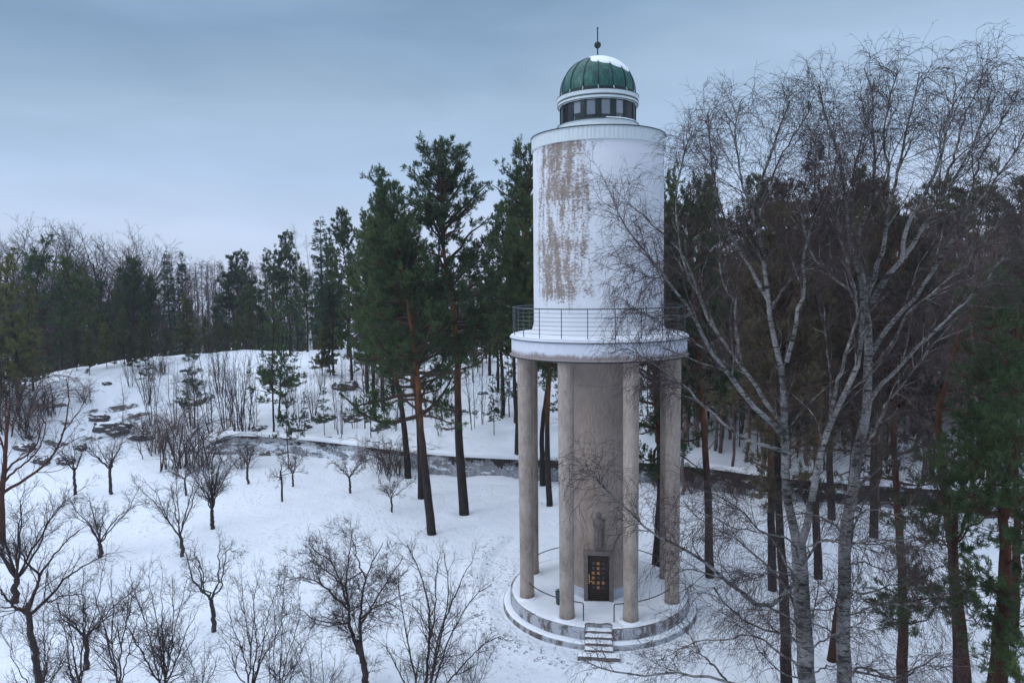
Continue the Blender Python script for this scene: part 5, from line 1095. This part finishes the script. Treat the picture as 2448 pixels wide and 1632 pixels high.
# ------------------------------------------------------------------ the two big birches
BIRCH = [dict(cnt=1.9, tr=(0.22, 1.0), ang=(14, 40), length=(1.0, 3.4), n=9, wander=0.11, trop=0.015, rr=0.5, rmin=0.010, shape=0.80),
         dict(cnt=3.4, tr=(0.12, 1.0), ang=(18, 48), length=(0.5, 1.5), n=6, wander=0.14, trop=-0.01, rr=0.6, rmin=0.0062),
         dict(cnt=7.0, tr=(0.08, 1.0), ang=(20, 60), length=(0.35, 1.10), n=6, wander=0.13, trop=-0.20, rr=0.6, rmin=0.0046),
         dict(cnt=3.0, tr=(0.2, 1.0), ang=(20, 60), length=(0.2, 0.6), n=4, wander=0.12, trop=-0.22, rr=0.6, rmin=0.0042)]
guided('birch_tree', 401, 20.5, 1700, [
    ([(1858, 1640), (1853, 1568), (1843, 1400), (1838, 1298), (1833, 1250)], 45, 38),
    ([(1836, 1270), (1815, 1170), (1803, 1060), (1800, 960), (1803, 890), (1784, 792), (1771, 753), (1767, 693), (1759, 642), (1750, 564), (1741, 513), (1737, 457), (1755, 390), (1790, 300), (1815, 215)], 27, 4),
    ([(1767, 693), (1735, 640), (1716, 600), (1690, 560, 0.5), (1665, 500, 0.8), (1640, 420, 1), (1630, 330, 1.2), (1625, 260, 1.3)], 12, 3),
    ([(1750, 564), (1725, 480, -0.8), (1700, 400, -1.2), (1690, 300, -1.5), (1700, 220, -1.8)], 10, 2.5),
    ([(1741, 513), (1770, 430, 1), (1800, 350, 1.5), (1850, 270, 1.8), (1870, 200, 2)], 9, 2.5),
    ([(1808, 830), (1827, 757, -0.5), (1831, 719, -0.6), (1848, 676, -0.8), (1846, 624, -0.8), (1853, 573, -1), (1866, 513, -1), (1879, 470, -1), (1883, 410, -1), (1870, 330, -1), (1850, 240, -1)], 13, 3),
    ([(1767, 712), (1790, 680, 1), (1814, 642, 1), (1849, 590, 1.2), (1880, 520, 1.4), (1905, 440, 1.5), (1920, 360, 1.6)], 10, 3),
    ([(1800, 1000), (1741, 942, -0.8), (1681, 865, -1.4), (1626, 796, -1.8), (1591, 723, -2), (1560, 680, -2.1), (1527, 633, -2.2), (1490, 585, -2.3), (1454, 547, -2.4), (1425, 495, -2.4), (1402, 440, -2.4)], 17, 3),
    ([(1802, 975), (1741, 895, 0.8), (1698, 830, 1.2), (1651, 770, 1.4), (1613, 702, 1.5), (1591, 629, 1.6), (1557, 573, 1.6), (1523, 539, 1.6), (1484, 500, 1.6), (1445, 470, 1.6)], 15, 3),
    ([(1651, 770), (1610, 690, 0), (1570, 600, 0), (1555, 500, 0), (1560, 400, 0), (1590, 300, 0)], 9, 2.5),
    ([(1698, 830), (1690, 749, 0.5), (1688, 693, 0.3), (1660, 642, 0), (1652, 560, 0), (1648, 480, 0)], 8, 2.5),
    ([(1814, 1040), (1750, 1020, -0.6), (1698, 1000, -1), (1630, 942, -1.4), (1561, 877, -1.8), (1493, 830, -2), (1440, 800, -2.2)], 12, 3),
    ([(1527, 633), (1500, 640, -2.5), (1470, 625, -2.8), (1440, 610, -3)], 5, 2),
    ([(1591, 723), (1550, 730, -2), (1500, 730, -2.4), (1440, 710, -2.6)], 6, 2),
    ([(1835, 1265), (1859, 1190), (1874, 1083), (1896, 993), (1926, 933), (1958, 866), (1976, 800), (1984, 740), (1984, 684), (1969, 612), (1951, 564), (1947, 504), (1943, 427), (1915, 320), (1890, 220), (1880, 150)], 22, 4),
    ([(1896, 993), (1909, 942, 0.5), (1906, 856, 0.8), (1896, 770, 1), (1890, 700, 1.2), (1880, 640, 1.2)], 10, 3),
    ([(1909, 942), (1934, 839, -0.8), (1956, 779, -1), (1969, 727, -1.1), (1956, 676, -1.2), (1921, 642, -1.3), (1870, 590, -1.4), (1850, 540, -1.4), (1835, 470, -1.5)], 11, 3),
    ([(1840, 1330), (1822, 1433-90, -0.8), (1754, 1390, -2.0), (1692, 1350, -2.6), (1619, 1290, -3.2), (1546, 1248, -3.8), (1493, 1219, -4.2), (1459, 1185, -4.4), (1420, 1150, -4.6), (1382, 1112, -4.8), (1356, 1078, -5)], 14, 3),
    ([(1850, 1480), (1800, 1455, -1), (1740, 1440, -2), (1680, 1400, -2.6), (1640, 1350, -3)], 9, 3),
    ([(1855, 1600), (1780, 1590, -1), (1702, 1575, -2), (1598, 1550, -2.6), (1493, 1548, -3), (1400, 1540, -3.4), (1340, 1515, -3.6)], 12, 3),
    ([(1680, 1572, -2), (1640, 1530, -2.4), (1600, 1490, -2.8), (1570, 1440, -3)], 7, 2.5),
    ([(1845, 1420), (1790, 1330, 1), (1740, 1280, 1.6), (1680, 1230, 2), (1620, 1200, 2.4), (1570, 1150, 2.6)], 9, 3),
    ([(1842, 1380), (1790, 1260, -1), (1730, 1200, -1.6), (1670, 1150, -2), (1600, 1120, -2.4)], 8, 2.5),
    ([(1850, 1500), (1890, 1470, -0.8), (1960, 1440, -1), (2010, 1450, -1.2)], 7, 2),
    ([(1838, 1310), (1880, 1245, 0.6), (1930, 1240, 1), (1990, 1250, 1.2), (2050, 1240, 1.4)], 8, 2.5),
    ([(1850, 1560), (1900, 1530, -1), (1960, 1550, -1.4)], 6, 2),
    ([(1836, 1290), (1815, 1239, -1), (1736, 1221, -2), (1666, 1204, -2.5), (1596, 1169, -3)], 7, 2),
    ([(1841, 1300), (1870, 1245, -1), (1955, 1248, -1.4), (2033, 1239, -1.8), (2080, 1255, -2)], 6, 2),
    ([(1845, 1440), (1780, 1400, 1), (1718, 1379, 1.6), (1666, 1309, 2), (1613, 1274, 2.4)], 7, 2),
    ([(1852, 1540), (1790, 1500, 0.8), (1736, 1462, 1), (1660, 1470, 1.4), (1596, 1475, 1.8), (1508, 1519, 2.2)], 8, 2),
    ([(1845, 1400), (1900, 1400, 1), (1960, 1380, 1.4), (2010, 1385, 1.8)], 6, 2),
    ([(1838, 1330), (1780, 1310, -2), (1730, 1330, -2.6), (1690, 1300, -3)], 5, 2),
    ([(1852, 1560), (1800, 1545, -2), (1750, 1500, -2.6), (1720, 1440, -3)], 6, 2)],
    'huge white birch forking low, its left branches crossing in front of the tower', 'birch_bark', 'birch_twig', BIRCH, 0.006)
guided('birch_tree', 402, 21.5, 1680, [
    ([(1937, 1640), (1937, 1568), (1938, 1400), (1942, 1219), (1955, 1140), (1968, 1062), (1978, 1000), (1990, 930), (1994, 854), (1992, 760), (1986, 690)], 38, 17),
    ([(1988, 700), (1981, 642), (1973, 590), (1973, 547), (1986, 491), (2003, 449), (2010, 370), (2006, 250), (2000, 160), (1985, 95)], 14, 3),
    ([(1981, 642), (1960, 560, 1), (1955, 470, 1.4), (1965, 380, 1.6), (1985, 280, 1.8), (1975, 190, 2)], 9, 2.5),
    ([(1990, 690), (2007, 633, 0.5), (2029, 564, 0.8), (2037, 491, 1), (2059, 427, 1.2), (2075, 330, 1.4), (2100, 210, 1.5), (2112, 110, 1.6)], 14, 3),
    ([(2037, 491), (2040, 400, 0), (2030, 300, -0.4), (2045, 200, -0.8), (2060, 120, -1)], 8, 2.5),
    ([(2003, 695), (2041, 633, -0.6), (2093, 569, -1), (2127, 509, -1.2), (2162, 449, -1.4), (2196, 406, -1.5), (2250, 300, -1.7), (2285, 200, -1.8)], 16, 3),
    ([(2070, 600, -0.8), (2084, 526, -1.5), (2110, 470, -1.8), (2144, 410, -2), (2175, 310, -2.2), (2195, 180, -2.4), (2190, 120, -2.5)], 12, 3),
    ([(2162, 449, -1.4), (2190, 360, -1), (2215, 270, -0.6), (2250, 170, -0.4), (2270, 140, -0.3)], 8, 2.5),
    ([(1996, 820), (2041, 749, 0.8), (2110, 676, 1.4), (2153, 603, 1.6), (2196, 534, 1.8), (2243, 470, 2), (2294, 406, 2.1), (2335, 340, 2.2), (2370, 250, 2.3)], 14, 3),
    ([(2196, 534, 1.8), (2230, 440, 2.4), (2260, 350, 2.8), (2310, 260, 3), (2340, 180, 3)], 8, 2.5),
    ([(2000, 840), (2041, 800, -1), (2084, 727, -1.4), (2149, 667, -1.8), (2209, 616, -2), (2270, 545, -2.2), (2320, 460, -2.3)], 9, 2.5),
    ([(1990, 930), (2050, 855, 0), (2110, 796, 0.5), (2170, 736, 0.8), (2230, 680, 1), (2277, 629, 1.2), (2307, 585, 1.3), (2352, 543, 1.4)], 12, 3),
    ([(1968, 1080), (1999, 1010, -1), (2041, 925, -1.6), (2084, 870, -2), (2136, 800, -2.2), (2180, 770, -2.4)], 10, 3),
    ([(1955, 1140), (1990, 1100, 1), (2050, 1060, 1.5), (2120, 1050, 1.8)], 6, 2),
    ([(1942, 1230), (1910, 1200, -1), (1860, 1180, -1.4), (1800, 1185, -1.8)], 7, 2.5),
    ([(1942, 1355), (2000, 1360, 0), (2060, 1340, 0.2), (2120, 1360, 0.4)], 7, 2),
    ([(1938, 1540), (1990, 1545, -1), (2060, 1560, -1.6), (2110, 1530, -2), (2160, 1500, -2.4)], 8, 2.5),
    ([(1938, 1420), (1990, 1395, -1), (2050, 1385, -1.4), (2095, 1388, -1.8), (2140, 1370, -2)], 6, 2),
    ([(1937, 1560), (1985, 1530, 1), (2051, 1554, 1.4), (2121, 1528, 1.8), (2170, 1540, 2.2)], 8, 2),
    ([(1940, 1300), (1985, 1290, 1), (2040, 1310, 1.5), (2090, 1290, 2)], 6, 2),
    ([(1938, 1480), (1890, 1440, 1), (1840, 1430, 1.5), (1790, 1445, 2)], 6, 2),
    ([(1945, 1200), (2000, 1170, -1), (2060, 1180, -1.5), (2110, 1160, -2)], 6, 2),
    ([(1985, 745), (1955, 640, -2), (1925, 520, -2.6), (1905, 400, -3), (1900, 300, -3.2)], 9, 2.5)],
    'huge white birch right of the low forking one, its stems fanning to the right', 'birch_bark', 'birch_twig', BIRCH, 0.006)

# ------------------------------------------------------------------ near pines at the right edge
def near_pine(seed, D, trunk, branches, label, mt='pine_bark_red', nd=130, nmat='pine_needles', ln=0.14, wd=0.017, wood='dark_bark'):
    rng = np.random.default_rng(seed); st = [pixstem(trunk[0], D, trunk[1]*0.5*PK*D/FPX, trunk[2]*0.5*PK*D/FPX, 18, rng, 0.015)]
    b0 = st[0].pts[0, 0]; g = np.array([b0[0], b0[1], float(height(b0[0], b0[1]))]); ext = stem([g-[0, 0, 0.3], b0], st[0].rad[0, 0]*1.15, st[0].rad[0, 0], 18)
    br = join(*[pixstem(p, D, w_*0.5*PK*D/FPX, 0.012, 10, rng, 0.05) for p, w_ in branches])
    b1 = spawn(rng, br, 6.0, (0.20, 1.0), (25, 65), (0.5, 1.6), 6, 0.16, 0.05, 0.55, 0.010, flat=0.3)
    b2 = spawn(rng, b1, 6.0, (0.15, 1.0), (22, 60), (0.3, 0.8), 5, 0.14, 0.08, 0.6, 0.006, flat=0.2)
    b3 = spawn(rng, b2, 4.5, (0.25, 1.0), (20, 50), (0.14, 0.32), 4, 0.1, 0.12, 0.6, 0.005)
    nl = needles(rng, local(join(b3, Br(b2.pts[:, 1:], b2.rad[:, 1:], b2.L*0.7)), g), nd, ln, wd, 0.9, 0.2, 0.3)
    r = tree_root('pine_tree', g, label)
    link('trunk', mk_mesh('trunk', [tubes(local(b, g).pts, b.rad, 10) for b in (ext, st[0])]), M[mt], r)
    link('branch', mk_mesh('branch', [tubes(local(b, g).pts, b.rad, 4) for b in (br, b1, b2)]), M['pine_bark_red'], r)
    link('crown', mk_mesh('crown', [nl], False), M[nmat], r)
near_pine(501, 27.5, ([(2208, 1640), (2205, 1568), (2198, 1400), (2188, 1271), (2172, 1150), (2164, 1063), (2154, 969), (2160, 920), (2172, 880), (2190, 820), (2203, 775), (2212, 740), (2230, 715)], 26, 7),
    [([(2230, 715), (2270, 690, 0.5), (2320, 680, 1), (2370, 670, 1.4)], 6), ([(2225, 722), (2250, 750, -1), (2300, 770, -1.5), (2360, 770, -2)], 5), ([(2203, 780), (2240, 770, 0.5), (2290, 800, 1), (2340, 850, 1.2)], 6),
     ([(2180, 860), (2230, 860, -1), (2290, 880, -1.6), (2350, 900, -2)], 5), ([(2175, 880), (2220, 900, 1), (2270, 920, 1.6), (2320, 940, 2)], 5), ([(2165, 940), (2220, 950, -0.6), (2280, 980, -1), (2340, 990, -1.4)], 5),
     ([(2212, 745), (2250, 720, 1.5), (2300, 715, 2.5)], 5), ([(2200, 800), (2250, 820, 2), (2310, 830, 3)], 5)],
    'near pine at the right edge with bare curved orange trunk bending right', mt='red_limb_bark2' if 'red_limb_bark2' in M else 'pine_bark_red')
near_pine(502, 25.5, ([(2226, 1640), (2218, 1568), (2205, 1420), (2192, 1300), (2190, 1230), (2200, 1150), (2230, 1080)], 26, 8),
    [([(2192, 1240), (2220, 1180, -1), (2260, 1130, -1.4), (2300, 1090, -1.6)], 7), ([(2195, 1200), (2170, 1150, -1), (2160, 1100, -1.4), (2180, 1060, -1.8)], 6), ([(2200, 1160), (2250, 1110, 0.5), (2300, 1080, 1), (2350, 1060, 1.4)], 7),
     ([(2190, 1250), (2240, 1200, 1), (2300, 1180, 1.4), (2350, 1160, 1.8)], 6), ([(2230, 1085), (2250, 1040, 0), (2270, 1005, 0), (2290, 985, 0)], 6), ([(2200, 1150), (2180, 1110, 1), (2200, 1050, 1.4), (2220, 1010, 1.6)], 5),
     ([(2190, 1270), (2160, 1240, -0.6), (2130, 1250, -1), (2100, 1230, -1.2), (2085, 1235, -1.3)], 5), ([(2200, 1380), (2150, 1370, -0.6), (2100, 1380, -1), (2050, 1390, -1.3), (1990, 1375, -1.6)], 5),
     ([(2200, 1390), (2150, 1400, 0), (2110, 1430, 0), (2060, 1420, 0)], 4), ([(2240, 1100), (2300, 1040, -1), (2350, 1020, -1.4)], 6), ([(2195, 1290), (2150, 1300, -1), (2110, 1330, -1.2), (2080, 1310, -1.4)], 4)],
    'near pine at the right edge whose green tufts hide the end of the wall', mt='pine_bark_red')
near_pine(503, 24.5, ([(2285, 1640), (2290, 1568), (2300, 1450), (2306, 1376), (2310, 1250), (2305, 1150), (2330, 1050)], 38, 10),
    [([(2306, 1376), (2270, 1340, -1), (2240, 1320, -1.3), (2220, 1340, -1.5)], 6), ([(2308, 1300), (2340, 1250, -0.6), (2380, 1230, -1)], 7), ([(2310, 1230), (2280, 1180, -1), (2250, 1170, -1.4)], 6), ([(2306, 1200), (2340, 1150, 1), (2380, 1120, 1.5)], 7),
     ([(2300, 1450), (2340, 1440, -1), (2380, 1430, -1.4)], 6), ([(2330, 1060), (2340, 1000, 0), (2370, 950, 0)], 6), ([(2310, 1340), (2350, 1330, 1), (2400, 1310, 1.4)], 6), ([(2305, 1400), (2270, 1400, -1), (2250, 1440, -1.3), (2240, 1420, -1.4)], 5)],
    'thickest near pine at the right edge with dark forked trunk', mt='pine_bark_red')
near_pine(504, 23.5, ([(2345, 1660), (2350, 1620), (2352, 1590)], 14, 8), [([(2352, 1600), (2335, 1560), (2325, 1520), (2335, 1490)], 4), ([(2352, 1600), (2370, 1560, -0.5), (2380, 1520, -0.8)], 4), ([(2350, 1610), (2320, 1570, 0.5), (2310, 1540, 0.6)], 3)],
    'little pine top poking up in the bottom right corner')
near_pine(505, 38, ([(2330, 1430), (2335, 1200), (2330, 1000), (2335, 800), (2345, 640)], 16, 4),
    [([(2333, 900), (2290, 850, 0), (2240, 840, 0)], 5), ([(2335, 1000), (2280, 950, 1), (2220, 960, 1.5)], 5), ([(2335, 800), (2290, 740, 0), (2250, 740, 0)], 5), ([(2338, 760), (2370, 700, 0), (2400, 690, 0)], 5), ([(2340, 700), (2300, 650, -1), (2270, 640, -1)], 5), ([(2335, 1080), (2270, 1050, 0), (2200, 1060, 0)], 5), ([(2334, 950), (2380, 900, 0), (2430, 890, 0)], 5),
     ([(2342, 660), (2360, 610, 0), (2380, 590, 0)], 4), ([(2333, 1040), (2290, 1010, -2), (2230, 990, -2.5)], 5)],
    'dark dense pine behind the near pines at the right edge', nmat='pine_needles', ln=0.22, wd=0.045, nd=30)

# ------------------------------------------------------------------ winter air
hz = link('haze', mk_mesh('haze', [box(-330, 330, -75, 330, -12, 36)], False)); hz['kind'] = 'stuff'
m = bpy.data.materials.new('haze'); m.use_nodes = True; t = m.node_tree; t.nodes.clear()
pv = N(t, 'ShaderNodeVolumePrincipled'); pv.inputs['Color'].default_value = (0.80, 0.88, 1.0, 1); pv.inputs['Density'].default_value = 0.0004; pv.inputs['Anisotropy'].default_value = 0.2
mo = N(t, 'ShaderNodeOutputMaterial'); t.links.new(pv.outputs[0], mo.inputs['Volume']); hz.data.materials.append(m)
SC.cycles.volume_bounces = 0
